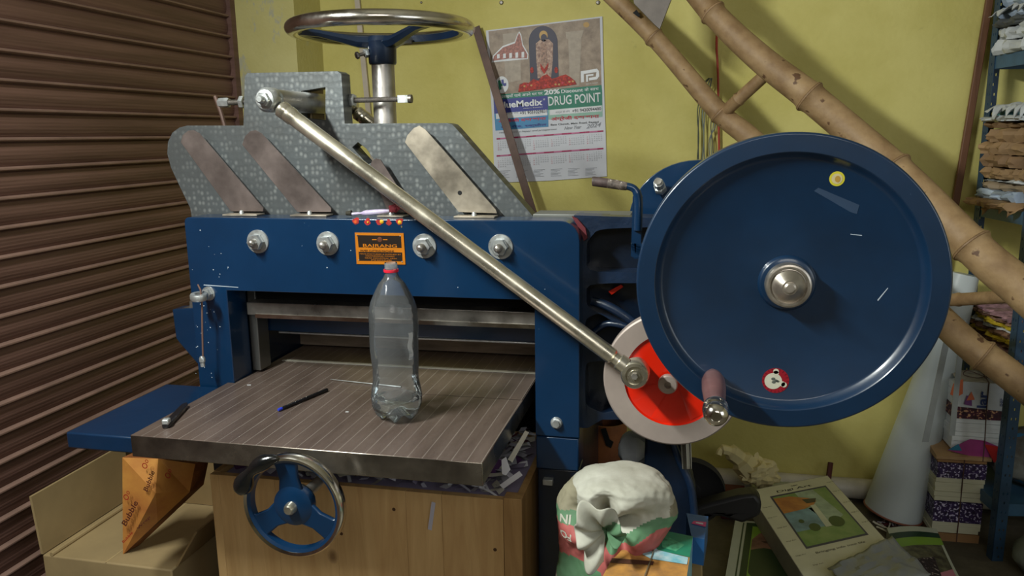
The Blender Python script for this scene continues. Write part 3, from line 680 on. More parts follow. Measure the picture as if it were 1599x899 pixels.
for i in range(20):
    a_ = 2 * PI * i / 20; t.sheet([c_ + V((.0175 * math.cos(a_), -.0002, .0175 * math.sin(a_))), c_ + V((.0228 * math.cos(a_ - .05), -.0002, .0228 * math.sin(a_ - .05))), c_ + V((.0228 * math.cos(a_ + .05), -.0002, .0228 * math.sin(a_ + .05)))], M('sticker_dark_red', (110, 12, 30), .4))
disc_sheet(t, c_ + V((-.004, -.0004, -.001)), .0152, SCR)
for dx, dz in ((.000, .0175), (.015, -.007)): disc_sheet(t, c_ + V((dx, -.0005, dz)), .005, SCR, 12); disc_sheet(t, c_ + V((dx * .8, -.0005, dz * .8)), .005, SCR, 12)
for dx, dz, s_ in ((-.004, .003, .003), (.001, .000, .0025), (-.003, -.003, .0028), (.004, -.001, .0022)): disc_sheet(t, c_ + V((dx, -.0007, dz)), s_, SINK, 7, 1.3)
t.build('round_sticker', fw, fix=False, label='red round sticker with pale drawing')
t = MB(); t.sheet([P(x, y, Y=FY + .0197) for x, y in ((1271, 298), (1278, 293), (1342, 320), (1338, 334), (1328, 331))], M('glue_residue', (30, 56, 84), .6)); t.build('glue_residue', fw, fix=False); t = MB()
for l_ in (((1328, 365), (1346, 367), (1346, 368), (1328, 366)), ((1370, 468), (1386, 449), (1387, 450), (1371, 470))): t.sheet([P(x, y, Y=FY + .0197) for x, y in l_], chip)
t.build('scratches', fw, fix=False, kind='stuff')
MB().cyl((FX, FY + .06, FZ), (FX, 2.05, FZ), .028, STEEL).build('flywheel_shaft', root)
MB().lathe([(0, 0), (.07, 0), (.075, .01), (.075, .12), (.06, .16), (0, .16)], (FX, 1.52, FZ), (0, 1, 0), NAVY, 40).build('bearing_housing', root)
MB().prism([P(x, y, Y=1.68) for x, y in ((1130, 400), (1330, 400), (1330, 500), (1130, 500))], (0, .115, 0), NAVY).build('bearing_block', root, bevel=.01)
# motor bracket below the crank disc, with pulley and foot
t = MB()
t.prism([P(x, y, Y=1.93) for x, y in ((1008, 640), (1062, 640), (1068, 700), (1078, 735), (1086, 770), (1088, 830), (1090, 899), (1040, 960), (1000, 899), (985, 800), (968, 752), (1006, 728))], (0, .07, 0), NAVY)
t.build('motor_bracket', root, bevel=.008)
t = MB(); t.tube(smooth_path([P(1050, 690, Y=1.92), P(1064, 725, Y=1.92), P(1080, 765, Y=1.92), P(1086, 830, Y=1.92)]), .010, BLUEC, 12); t.build('bracket_rib', root)
mc = P(1000, 790, Y=2.15); t = MB(); t.lathe([(0, 0), (.08, 0), (.10, .02)] + [(.10 + .006 * (i % 2), .03 + i * .01) for i in range(18)] + [(.09, .23), (0, .24)], mc, (0, 1, 0), NAVY, 40); t.build('motor', root)
pc = P(1078, 770, Y=2.2); t = MB(); t.lathe([(0, 0), (.03, 0), (.032, .004), (.085, .004), (.098, 0), (.10, .004), (.092, .016), (.10, .030), (.09, .036), (0, .036)], pc, (0, 1, 0), RUBBER, 48); t.build('motor_pulley', root)
t = MB(); t.prism([P(x, y, Y=2.1) for x, y in ((1075, 800), (1092, 790), (1120, 783), (1150, 775), (1180, 772), (1190, 785), (1187, 806), (1160, 818), (1120, 806), (1085, 825), (1070, 830))], (0, .06, 0), RUBBER); t.build('machine_foot_cover', root, bevel=.01)
# legs to the floor on the right, under the side frame
MB().box((P(1010, 650, Y=1.93).x, 1.95, 0), (P(1075, 650, Y=1.93).x, 2.15, .45), NAVY).build('motor_plinth', root, bevel=.005)

# ------------------------------------------------------------------ things on the machine
def pet_mat(name, body, whiten):
    m = bpy.data.materials.new(name); m.use_nodes = True; nt = m.node_tree; N = nt.nodes; N.remove(N['Principled BSDF'])
    tr = N.new('ShaderNodeBsdfTransparent'); tr.inputs[0].default_value = body
    gl = N.new('ShaderNodeBsdfGlossy'); gl.inputs['Roughness'].default_value = .07
    df = N.new('ShaderNodeBsdfDiffuse'); df.inputs[0].default_value = (.55, .58, .6, 1)
    tl = N.new('ShaderNodeBsdfTranslucent'); tl.inputs[0].default_value = (.55, .58, .6, 1)
    lw = N.new('ShaderNodeLayerWeight'); lw.inputs[0].default_value = .28
    m0 = N.new('ShaderNodeMixShader'); nt.links.new(df.outputs[0], m0.inputs[1]); nt.links.new(tl.outputs[0], m0.inputs[2])
    m1 = N.new('ShaderNodeMixShader'); m1.inputs[0].default_value = whiten; nt.links.new(tr.outputs[0], m1.inputs[1]); nt.links.new(m0.outputs[0], m1.inputs[2])
    m2 = N.new('ShaderNodeMixShader'); nt.links.new(lw.outputs['Fresnel'], m2.inputs[0]); lw.inputs[0].default_value = .22; nt.links.new(m1.outputs[0], m2.inputs[1]); nt.links.new(gl.outputs[0], m2.inputs[2])
    nt.links.new(m2.outputs[0], N['Material Output'].inputs[0]); return m
PET = pet_mat('clear_pet_plastic', (.96, .98, .99, 1), .18)
bp = P(621, 652, Z=ZTB); bx, by = bp.x, bp.y
H = .352
rpf = [(0.0, .030), (.012, .041), (.03, .0475), (.05, .049), (.066, .047), (.085, .0435), (.10, .0435), (.102, .0428), (.104, .0435), (.14, .0455), (.143, .0448), (.146, .0458), (.185, .0465), (.205, .0466), (.207, .046), (.209, .0466), (.235, .0455), (.252, .041), (.27, .0335), (.288, .025), (.30, .0185), (.308, .0145), (.312, .0138), (.320, .0138), (.332, .0135)]
rpf = [(a * 1.06, (b * 1.16 if a < .29 else b * .98)) for a, b in rpf]; rpf[-1] = (.353, .0132)
def rad(h):
    for (a, ra), (b2, rb) in zip(rpf, rpf[1:]):
        if a <= h <= b2: return ra + (rb - ra) * (h - a) / (b2 - a)
    return rpf[-1][1]
def bfn(u, v):
    h = v * H; th_ = u * 2 * PI; r_ = rad(h)
    lob = .5 + .5 * math.cos(5 * th_ + .6)
    if h < .035:
        k = 1 - h / .035; r_ *= 1 - .20 * k * (1 - lob); h = h + .012 * k * k * (1 - lob)
    if .11 < h < .23: r_ += .0007 * math.sin(th_ * 3 + h * 60)
    return (bx + r_ * math.cos(th_), by + r_ * math.sin(th_), ZTB + .0008 + h)
t = MB(); t.grid(bfn, 70, 96, PET, wrap=True)
t.grid(lambda u, v: (lambda q: (bx + (q[0] - bx) * (1 - v), by + (q[1] - by) * (1 - v), q[2] + .014 * math.sin(v * PI / 2)))(bfn(u, 0)), 70, 5, PET, wrap=True)
bottle = t.build('plastic_bottle', fix=False, label='large clear plastic bottle with red neck ring and a little water', cat='bottle', angle=60)
t = MB(); t.lathe([(.0140, .332), (.0160, .332), (.0165, .335), (.0160, .338), (.0140, .338)], (bx, by, ZTB), (0, 0, 1), M('red_plastic_ring', (214, 34, 58), .4), 32); t.build('neck_ring', bottle)
t = MB(); t.lathe([(.0136, .339), (.0141, .340), (.0136, .342), (.0141, .344), (.0136, .346), (.0141, .348), (.0135, .352)], (bx, by, ZTB), (0, 0, 1), pet_mat('frosted_thread', (.9, .93, .95, 1), .45), 32); t.build('screw_thread', bottle)
WAT = bpy.data.materials.new('water'); WAT.use_nodes = True; b = WAT.node_tree.nodes['Principled BSDF']
b.inputs['Transmission Weight'].default_value = 1; b.inputs['IOR'].default_value = 1.2; b.inputs['Roughness'].default_value = .0; b.inputs['Base Color'].default_value = (.93, .99, .98, 1)
t = MB(); WH = .046
def wfn(u, v):
    x, y, z = bfn(u, v * WH / H); return (bx + (x - bx) * .97, by + (y - by) * .97, z + .001)
t.grid(wfn, 60, 14, WAT, wrap=True)
top_ = [wfn(i / 60, 1) for i in range(60)]; bot_ = [wfn(i / 60, 0) for i in range(60)]
t.add([(bx, by, ZTB + WH + .0015)] + top_, [(0, i + 1, (i + 1) % 60 + 1) for i in range(60)], WAT)
t.add([(bx, by, ZTB + .015)] + bot_, [(0, (i + 1) % 60 + 1, i + 1) for i in range(60)], WAT)
t.build('water', bottle, angle=60)
t = MB(); pts = []
for z_, u_ in ((.165, .0), (.205, 0)): pass
a0_ = math.atan2(-1, .35)
for i in range(4):
    for j in range(9):
        pass
def lab(u, v):
    a_ = -0.62 + u * .22 + .04 * math.sin(v * 9); h = .145 + v * .06; r_ = rad(h) + .0006; return (bx + r_ * math.cos(a_), by + r_ * math.sin(a_), ZTB + h)
t.grid(lab, 5, 12, M('label_glue_white', (200, 204, 206), .6)); t.build('label_remnant', bottle, fix=False)

# pen, knife, needle and scraps on the table
def onT(px, py, dz=0): return P(px, py, Z=ZTB + dz)
a, b_ = onT(434, 640, .005), onT(511, 608, .005); d_ = (b_ - a).normalized(); L2 = (b_ - a).length
t = MB(); t.lathe([(0, .012), (.0030, .0125), (.0040, .02), (.0042, L2 - .002), (.0036, L2), (0, L2)], a, d_, M('pen_black', (20, 20, 24), .35), 16); pen = t.build('ballpoint_pen', label='black ballpoint pen with a blue end lying on the lined table', cat='pen')
t = MB(); t.lathe([(0, 0), (.0030, .001), (.0036, .004), (.0036, .012), (0, .0125)], a, d_, M('pen_blue', (40, 60, 190), .35), 16); t.build('pen_end', pen)
a, b_ = onT(258, 664, .008), onT(290, 630, .008); d_ = (b_ - a).normalized(); n_ = V((-d_.y, d_.x, 0))
t = MB(); t.prism([a + n_ * .006, a + d_ * .004 + n_ * .0085, b_ - d_ * .01 + n_ * .007, b_ + n_ * .003, b_ - n_ * .005, b_ - d_ * .012 - n_ * .0085, a + d_ * .005 - n_ * .0085, a - n_ * .005], (0, 0, .010), M('knife_black', (26, 26, 30), .3, 0, .1, coat=.3))
kn = t.build('utility_knife', label='black snap-off utility knife lying at the left edge of the table', cat='knife', bevel=.002); kn.location.z = ZTB + .001
t = MB(); t.prism([a + n_ * .0075, a + d_ * .016 + n_ * .0075, a + d_ * .018 - n_ * .0075, a - n_ * .0075], (0, 0, .0125), ZINC); t.build('metal_tip', kn, bevel=.003)
a, b_ = onT(516, 592, .003), onT(626, 604, .0025)
MB().tube([a, (a + b_) / 2, b_], [.0006, .0016, .0024], ZINC, 10).build('steel_needle', label='thin shiny steel needle lying on the table behind the bottle', cat='needle')
for i, (px, py, sx_, sy_, lb) in enumerate(((389, 601, .006, .003, 'tiny white paper scrap on the table beyond the pen'), (542, 643, .004, .003, 'tiny white paper chip between the pen and the bottle base'), (388, 696, 0, 0, ''))):
    if not lb: continue
    c_ = onT(px, py, .0006)
    MB().prism([c_ + V((sx_, -sy_ * .5, 0)), c_ + V((sx_ * .6, sy_, 0)), c_ + V((-sx_, sy_ * .4, 0)), c_ + V((-sx_ * .7, -sy_, 0))], (0, 0, .0006), WHITE).build('paper_scrap', label=lb, cat='paper scrap', smooth=False, group='white scraps on the lined table')
# toothbrush with red tuft of thread on the beam
zt_ = ZT + .006
a, b_ = P(544, 327, Y=1.80), P(608, 323, Y=1.80); a.z = zt_; b_.z = zt_ + .008
d_ = (b_ - a).normalized()
t = MB(); t.tube(smooth_path([a, a + d_ * .03, a + d_ * .055, b_ + V((0, 0, .001))], 6), [.0035] * 6 + [.0025, .003, .0045, .006, .0065, .0068] + [.0068, .007, .0068, .0062, .0055, .0045, .0035], M('brush_white_handle', (196, 190, 206), .4, col2=(170, 150, 190), vs=60), 12)
tbr = t.build('toothbrush', label='white and lilac toothbrush lying on top of the blue beam', cat='toothbrush')
t = MB(); t.tube([a + V((-.006, 0, .002)), a + V((.008, 0, .003))], [.005, .007], M('dark_bristles', (50, 46, 34), .8), 10); t.build('bristles', tbr)
c_ = b_ + V((.012, 0, .004))
def lump(t, c_, rx, ry, rz, seed, mat, amp=.35, f_=1.6, nu=28, nv=18, ridg=False):
    def fn(u, v):
        a_ = u * 2 * PI; e_ = (v - .5) * PI; d = V((math.cos(e_) * math.cos(a_), math.cos(e_) * math.sin(a_), math.sin(e_)))
        k = noise.fractal(d * f_ + V((seed, seed * 1.7, 0)), .8, 2.2, 4)
        if ridg: k = (1 - 2 * abs(noise.noise(d * f_ * 1.6 + V((seed, 0, 3))))) * .7 + k * .5 - .3
        k = 1 + amp * k
        return (c_[0] + d.x * rx * k, c_[1] + d.y * ry * k, c_[2] + d.z * rz * k)
    return t.grid(fn, nu, nv, mat, wrap=True)
t = lump(MB(), c_ + V((0, 0, .003)), .013, .009, .010, 3, M('red_cloth', (140, 44, 54), .8, 0, .2, 80)); t.build('red_tuft', label='dark red crumpled cloth tuft at the end of the toothbrush', cat='cloth')

# wooden crate of paper cuttings under the table
YC = 1.63; cx0 = P(333, 800, Y=YC).x; cx1 = P(786, 820, Y=YC).x; cx2 = P(815, 820, Y=YC).x; cz = P(560, 760, Y=YC).z; cy1 = 2.05
crate = thing('wooden_crate', ((cx0 + cx2) / 2, 1.6, 0), 'pale pine crate under the cutting table, heaped with paper cuttings', 'crate')
n_ = 4; cuts = [cx0, cx0 + (cx1 - cx0) * .17, cx0 + (cx1 - cx0) * .55, cx0 + (cx1 - cx0) * .82, cx1]
cuts = [cx0, P(346, 800, Y=YC).x, P(432, 800, Y=YC).x, P(524, 800, Y=YC).x, P(634, 800, Y=YC).x, P(690, 800, Y=YC).x, cx1]
for a_, b__ in zip(cuts, cuts[1:]):
    MB().box((a_ + .0003, YC, 0.0), (b__ - .0003, YC + .018, cz - random.uniform(0, .001)), PINE).build('front_plank', crate, bevel=.0006)
MB().box((cx1 + .0006, YC + .0005, 0), (cx2, YC + .035, cz + .004), PINEE).build('corner_post', crate, bevel=.001)
MB().box((cx2 - .018, YC + .036, 0), (cx2 - .002, cy1, cz + .0), PINEE).build('side_panel', crate)
MB().box((cx0, YC + .019, 0), (cx0 + .016, cy1, cz), PINE).build('side_panel', crate)
MB().box((cx0 + .017, cy1 - .018, 0), (cx2 - .019, cy1, cz), PINE).build('back_panel', crate)
for px, py in ((615, 795), (533, 833), (773, 858)):
    t = MB(); t.lathe([(0, .0005), (.004, .0005), (.0045, 0)], P(px, py, Y=YC), (0, -1, 0), M('nail_hole', (84, 54, 26), .8), 12); t.build('nail', crate)
def strips(t, n, fn, mats, lmin, lmax, wmin, wmax, tilt=1.0):
    for i in range(n):
        c_ = V(fn()); L3 = random.uniform(lmin, lmax); w_ = random.uniform(wmin, wmax)
        R_ = Matrix.Rotation(random.uniform(0, 2 * PI), 3, 'Z') @ Matrix.Rotation(random.uniform(-.7, .7) * tilt, 3, 'Y') @ Matrix.Rotation(random.uniform(-1.2, 1.2) * tilt, 3, 'X')
        k = random.uniform(-9, 9); K = 5; vs = []
        for j in range(K + 1):
            s_ = (j / K - .5) * L3; z_ = k * s_ * s_
            vs += [c_ + R_ @ V((s_, -w_ / 2, z_)), c_ + R_ @ V((s_, w_ / 2, z_))]
        t.add(vs, [(2 * j, 2 * j + 1, 2 * j + 3, 2 * j + 2) for j in range(K)], random.choice(mats))
PAPS = [M('cut_white', (214, 214, 222), .7, 0, .04), M('cut_white2', (190, 188, 202), .7, 0, .05), M('cut_lilac', (158, 148, 176), .7, 0, .08), M('cut_cream', (206, 202, 188), .7), M('cut_grey', (150, 150, 160), .7), M('cut_purple', (86, 52, 96), .6), M('cut_maroon', (88, 34, 44), .6)]
W5 = PAPS[:2] * 4 + PAPS[2:5] * 2 + PAPS[4:]
t = MB()
strips(t, 1300, lambda: (random.uniform(cx0 + .05, cx2 - .05), random.uniform(YC + .04, cy1 - .05), cz - .014 + random.uniform(0, .03) + .045 * random.random() ** 2), W5, .02, .06, .004, .022, .55)
t.box((cx0 + .02, YC + .022, cz - .06), (cx2 - .022, cy1 - .02, cz - .012), PAPS[2])
t.build('paper_cuttings', fix=False, smooth=False, label='loose heap of white and lilac paper cuttings filling the pine crate', cat='paper cuttings', kind='stuff')
def slip(pts, Y, mat, lb, nm='paper_strip', dy=0.0):
    t = MB(); q = [P(x, y, Y=Y + dy * i) for i, (x, y) in enumerate(pts)]
    t.prism(q, (0, .0006, 0), mat); return t.build(nm, label=lb, cat='paper strip', smooth=False, group='white paper strips around the pine crate')
slip([(674, 783), (680, 785), (674, 828), (668, 826)], YC - .004, PAPS[1], 'narrow white paper strip hanging over the front of the crate', dy=0)
slip([(820, 672), (826, 675), (800, 722), (793, 717)], 1.68, PAPS[3], 'long cream paper strip standing up beside the right edge of the table')
slip([(790, 713), (797, 733), (790, 742), (784, 740), (783, 718)], 1.64, PAPS[0], 'short white paper scrap tilted under the table corner')
slip([(811, 735), (816, 742), (786, 763), (780, 757)], 1.66, PAPS[0], 'white paper strip leaning on the right corner of the crate')
slip([(377, 742), (384, 734), (392, 735), (398, 765), (386, 770)], 1.62, PAPS[0], 'folded white paper scrap seen behind the table handwheel')

# cardboard carton and orange printed mailer at the left
ZX = .40
c0 = P(66, 866, Z=ZX); c1 = P(238, 905, Z=ZX); xL = c0.x; yN = c0.y
xR = min(c1.x + .02, XL - .03); yF = 1.98
car = thing('cardboard_carton', ((xL + xR) / 2, (yN + yF) / 2, 0), 'open brown cardboard carton with a raised flap beside the shutter', 'carton')
xL = max(xL, SX + .06)
t = MB(); t.box((xL, yN, 0), (xR, yF, ZX), CARD); t.build('body', car, bevel=.004)
t = MB(); hN = P(65, 768, X=xL).z
t.hexa([(xL - .004, yN, ZX + .002), (xL + .003, yN, ZX + .002), (xL + .003, yF, ZX + .002), (xL - .004, yF, ZX + .002)], [(xL - .012, yN - .004, hN), (xL - .005, yN - .004, hN), (xL - .005, yF + .004, hN + .004), (xL - .012, yF + .004, hN + .004)], CARD); t.build('flap', car)
t = MB(); t.box((xL + .006, yF - .005, ZX + .002), (xR - .03, yF, ZX + .14), CARDD); t.build('flap', car)
t = MB(); t.hexa([(xR - .002, yN + .02, ZX), (xR + .004, yN + .02, ZX), (xR + .004, yF, ZX), (xR - .002, yF, ZX)], [(xR + .06, yN + .03, ZX + .10), (xR + .066, yN + .03, ZX + .10), (xR + .066, yF, ZX + .10), (xR + .06, yF, ZX + .10)], CARDD); t.build('flap', car)
t = MB(); t.tube([(xL + .03, yN + .0, ZX + .004), (xL + .03, yF - .02, ZX + .004)], .006, CARD, 8); t.box(((xL + xR) / 2 - .0015, yN - .0004, ZX - .001), ((xL + xR) / 2 + .0015, yF, ZX + .0006), M('board_seam', (190, 166, 118), .8)); t.build('seam', car)
OR = M('orange_printed_wrap', (204, 146, 70), .42, 0, .12, 9, col2=(176, 110, 56), bump=.3, bs=9); ORR = M('orange_side', (150, 92, 50), .5, 0, .3, 14, bump=.3)
PRT = M('brown_print', (92, 44, 30), .5); PRR = M('red_print', (168, 44, 30), .5)
YO = P(192, 866, Z=.404).y + .01
om = MB(); fr = [(192, 862), (193, 716), (248, 720), (247, 790)]; 
A_ = P(192, 866, Y=YO); B_ = P(191, 714, Y=YO); C_ = P(247, 716, Y=YO + .02); D_ = P(305, 724, Y=YO + .09); E_ = P(296, 768, Y=YO + .09); F_ = P(246, 815, Y=YO + .03)
dv = V((.01, .05, 0))
om.add([A_, B_, C_, D_, E_, F_, P(243, 770, Y=YO - .012)] + [v + dv for v in (A_, B_, C_, D_, E_, F_)], [(0, 1, 6), (1, 2, 6), (2, 3, 4, 6), (4, 5, 6), (5, 0, 6)], OR)
om.add([A_, B_, C_, D_, E_, F_] + [v + dv for v in (A_, B_, C_, D_, E_, F_)], [(0, 6, 7, 1), (1, 7, 8, 2), (2, 8, 9, 3), (3, 9, 10, 4), (4, 10, 11, 5), (5, 11, 6, 0), (11, 10, 9, 8, 7, 6)], ORR)
n1_ = (C_ - B_).normalized(); 
def om_txt(s_, p0, p1, h, Y0, Y1, mat):
    a_, b__ = P(*p0, Y=Y0), P(*p1, Y=Y1); r_ = (b__ - a_); up_ = r_.normalized().cross(V((0, 1, 0))) * -1
    if up_.z < 0: up_ = -up_
    om.text(s_, a_, r_, up_, mat, h, r_.length, bold=.02)
om_txt('Bubble', (197, 822), (216, 785), .016, YO - .018, YO - .018, PRT)
om_txt('Bubble', (230, 768), (242, 737), .013, YO - .018, YO - .018, PRT)
om_txt('Wrap', (216, 828), (236, 808), .008, YO - .020, YO - .018, PRT)
om_txt('Bubble', (193, 848), (208, 832), .007, YO - .018, YO - .018, PRR)
for px, py, yy in ((197, 776, YO - .008), (226, 727, YO - .004), (262, 742, YO + .005)):
    om.lathe([(.008, .0), (.0055, .0)], P(px, py, Y=yy - .008), (0, -1, 0), PRR, 20); om.lathe([(.005, .0), (.003, .0)], P(px + 3, py - 7, Y=yy - .008), (0, -1, 0), PRR, 16)
om.build('printed_mailer', fix=False, smooth=False, label='orange printed wrapping packet leaning under the left end of the table', cat='packet')
MB().prism([P(x, y, Y=YO + .14) for x, y in ((300, 722), (314, 724), (308, 745), (292, 760), (284, 745))], (0, .02, 0), M('black_scrap', (26, 22, 24), .5)).build('black_wrapper', label='small black wrapper tucked behind the orange packet', cat='wrapper')
zc_ = ZX + .0
# ------------------------------------------------------------------ sack and packets beside the column
SK = M('woven_sack_white', (198, 198, 186), .75, 0, .12, 5, bump=.35, bs=14, col2=(150, 148, 132)); SKG = M('woven_sack_green', (92, 134, 98), .7, 0, .14, 7, bump=.3, bs=14); SKR = M('woven_sack_red', (176, 92, 88), .7, 0, .14, 7, bump=.3, bs=14)
SKB = M('woven_sack_beige', (148, 142, 118), .75, 0, .15, 6, bump=.3, bs=14)
sc = P(966, 800, Y=1.57); sz0 = .0
top_z = P(950, 730, Y=1.57).z
g_ = P(948, 838, Y=1.45)
def sack(u, v):
    v = v ** 1.0
    a_ = u * 2 * PI; h = v
    # profile from floor to closed top
    zz = top_z * (1 - (1 - h) ** 1.0) if h < .0 else None
    e_ = h * 1.0
    if h < .62: z = top_z * h / .62 * .80; R_ = .120 + .014 * h / .62
    else:
        q = (h - .62) / .38 * PI / 2; z = top_z * .80 + top_z * .20 * math.sin(q) ** .9; R_ = .134 * math.cos(q) ** .55 if q < PI / 2 - 1e-4 else 0.0
    cx_, cy_ = math.cos(a_), math.sin(a_)
    p = V((sc.x - .002 + R_ * cx_ * 1.0 + .004, sc.y + R_ * cy_ * .8, z))
    p += V((cx_, cy_, .3)) * .012 * fbm((p.x * 9, p.y * 9, p.z * 9), 1.0) * min(1, R_ / .03) + V((cx_, cy_, 0)) * .004 * abs(noise.noise(V((p.x * 24, p.y * 24, p.z * 14)))) * min(1, R_ / .03)
    if cy_ < .2:
        dx = p.x - g_.x; dz = p.z - g_.z; d = math.hypot(dx, dz); an = math.atan2(dz, dx)
        fo = math.sin(an * 5 + 1.2 + d * 22) * math.exp(-(d / .10) ** 2) * min(1, d / .02)
        p.y -= .028 * fo * min(1, -cy_ + .2)
        p.y += .055 * math.exp(-(d / .038) ** 2)
        # hood over the gathered mouth
        p.y -= .05 * math.exp(-((dz - .095) / .035) ** 2) * math.exp(-(dx / .12) ** 2) * min(1, -cy_ + .2)
    # lower right pulls in below the hood
    if p.z < .72: p.x -= max(0, (cx_)) * .05 * min(1, (.72 - p.z) / .06)
    return p
def spick(c):
    px, py = pr(c); base = 806 + 34 * math.exp(-((px - 945) / 40) ** 2)
    zz = c.z + .006 * math.sin(c.x * 40)
    zr = P(870, 808, Y=1.48).z
    hz = .03 * math.exp(-((c.x - g_.x) / .05) ** 2)
    if zz > zr - hz * .6: return SKB if (c.x < sc.x - .080 and c.z < top_z - .03) or (c.x > sc.x + .108 and c.z < top_z - .05) else SK
    if zz > zr - .022 - hz: return SKG
    if zz > zr - .10: return SKR
    return SKG if zz > zr - .16 else SK
smb = MB(); smb.grid(sack, 260, 230, SK, wrap=True, pick=spick)
so = smb.build('woven_sack', fix=False, label='crumpled white woven sack with green and red bands standing beside the blue column', cat='sack', angle=75)
bm = bmesh.new(); bm.from_mesh(so.data); bv = BVHTree.FromBMesh(bm); off0 = so.location.copy()
def wrapped(s_, px0, py0, px1, h, rot180=True):
    tm = MB(); a_ = P(px0, py0, Y=1.44); b__ = P(px1, py0, Y=1.44)
    if rot180: tm.text(s_, b__ , a_ - b__, V((0, 0, -1)), SK, h, (b__ - a_).length, bold=.03)
    else: tm.text(s_, a_, b__ - a_, (0, 0, 1), SK, h, (b__ - a_).length, bold=.03)
    out_ = []
    for v in tm.v:
        hit = bv.ray_cast(V((v.x, 1.2, v.z)) - off0, V((0, 1, 0)))
        out_.append((hit[0] + off0 + V((0, -.0015, 0))) if hit[0] else v)
    tm.v = out_; return tm
for s_, x0_, y0_, x1_, h in (('IN', 865, 829, 884, .014), ('FO', 866, 849, 888, .016)):
    tm = wrapped(s_, x0_, y0_, x1_, h); tm.build('sack_print', so, fix=False, smooth=False)
bm.free()
# gathered neck of the sack: a pleated fan of cloth from the knot
def fan(u, v):
    ks = [(-.35, .030), (.35, .045), (.95, .050), (1.45, .072), (1.8, .066), (2.15, .086), (2.6, .064), (3.3, .054), (3.8, .050), (4.3, .074), (4.7, .05)]
    ph = -.35 + u * 5.05; L7 = ks[-1][1]
    for (p0, l0), (p1, l1) in zip(ks, ks[1:]):
        if p0 <= ph <= p1: f_ = (ph - p0) / (p1 - p0); f_ = f_ * f_ * (3 - 2 * f_); L7 = l0 + (l1 - l0) * f_; break
    kn = P(947, 822, Y=1.455); s_ = .004 + v
    pl = math.sin(u * 2 * PI * 5.5 + 1.0) * .5 + .5
    return kn + V((math.cos(ph) * L7 * s_ * (1 - .06 * pl), -.006 - .052 * math.sin(min(1, v) * 1.7) - .026 * pl * v ** .8 + .016 * v * v, math.sin(ph) * L7 * s_))
t = MB(); kn_ = P(947, 822, Y=1.42)
t.grid(fan, 150, 22, SK, pick=lambda c: SKG if math.hypot(c.x - kn_.x - .012, c.z - kn_.z + .012) < .022 or (c.x > kn_.x + .012 and c.z < kn_.z + .018) else SK)
t.build('gathered_neck', so, fix=False, angle=80, solid=.002)
# printed packets to the right of the sack
pk_top = P(1040, 815, Y=1.62).z
MB().box((sc.x + .125, 1.50, 0), (P(1090, 880, Y=1.62).x + .01, 1.78, pk_top - .11), CARD).build('brown_carton', label='brown carton under the printed packets beside the sack', cat='carton', bevel=.003)
def packet(name, pts, z0, z1, mats, lb, prints=()):
    t = MB(); b0 = [V((p.x, p.y, z0)) for p in pts]; t0 = [V((p.x, p.y, z1)) for p in pts]
    t.add(b0 + t0, [(0, 1, 5, 4), (1, 2, 6, 5), (2, 3, 7, 6), (3, 0, 4, 7), (3, 2, 1, 0)], mats[1]); t.add(t0, [(0, 1, 2, 3)], mats[0])
    for poly, m_ in prints: t.sheet(poly, m_)
    return t.build(name, fix=False, smooth=False, label=lb, cat='packet')
GRN = M('packet_green', (40, 134, 104), .35, 0, .1, 9); OCH = M('packet_ochre', (196, 142, 72), .4, 0, .2, 30, col2=(150, 110, 70)); BLP = M('packet_blue', (38, 88, 142), .35, 0, .1, 9); PINK = M('packet_pink', (204, 60, 128), .4); CYN = M('packet_cyan', (90, 168, 186), .4, 0, .3, 40, col2=(190, 210, 214))
z1 = pk_top; z0p = z1 - .105
fl, fr_, br, bl = P(938, 905, Z=z1), P(1070, 915, Z=z1), P(1082, 838, Z=z1), P(985, 818, Z=z1)
def T_(u, v, dz=.0012):   # u across, v depth
    a_ = fl.lerp(fr_, u); b__ = bl.lerp(br, u); p = a_.lerp(b__, v); p.z = z1 + dz; return p
pk1 = packet('printed_packet', [fl, fr_, br, bl], z0p, z1, (OCH, CYN), 'packet printed green, cyan and ochre beside the sack',
    [([T_(.1, 1), T_(1, 1), T_(1, .55), T_(.55, .6)], GRN), ([T_(0, .98), T_(.1, .98), T_(.55, .6), T_(.98, .54), T_(.98, .40), T_(.5, .42), T_(.2, .55)], CYN),
     ([T_(.50, .93, .0016), T_(.9, .78, .0016), T_(.8, .62, .0016), T_(.6, .66, .0016)], M('packet_leaf', (86, 176, 134), .4, 0, .3, 60)), ([T_(.0, .35, .0016), T_(.55, .38, .0016), T_(.55, .31, .0016), T_(0, .27, .0016)], M('packet_brown', (86, 54, 40), .5))])
t = MB(); zz = z1 + .004; t.tube(smooth_path([T_(.5, 0, .003), T_(.5, .5, .003), T_(.45, 1, .003)]), .0012, M('string', (120, 110, 90), .8), 6); t.build('string', pk1)
q0, q1, q2, q3 = P(1055, 850, Z=z1 - .01), P(1092, 862, Z=z1 - .01), P(1105, 806, Z=z1 - .01), P(1072, 800, Z=z1 - .01)
q0, q1, q2, q3 = P(1080, 838, Z=z1), P(1100, 842, Z=z1), P(1106, 806, Z=z1), P(1072, 801, Z=z1)
sh = V((.002, .052, 0))
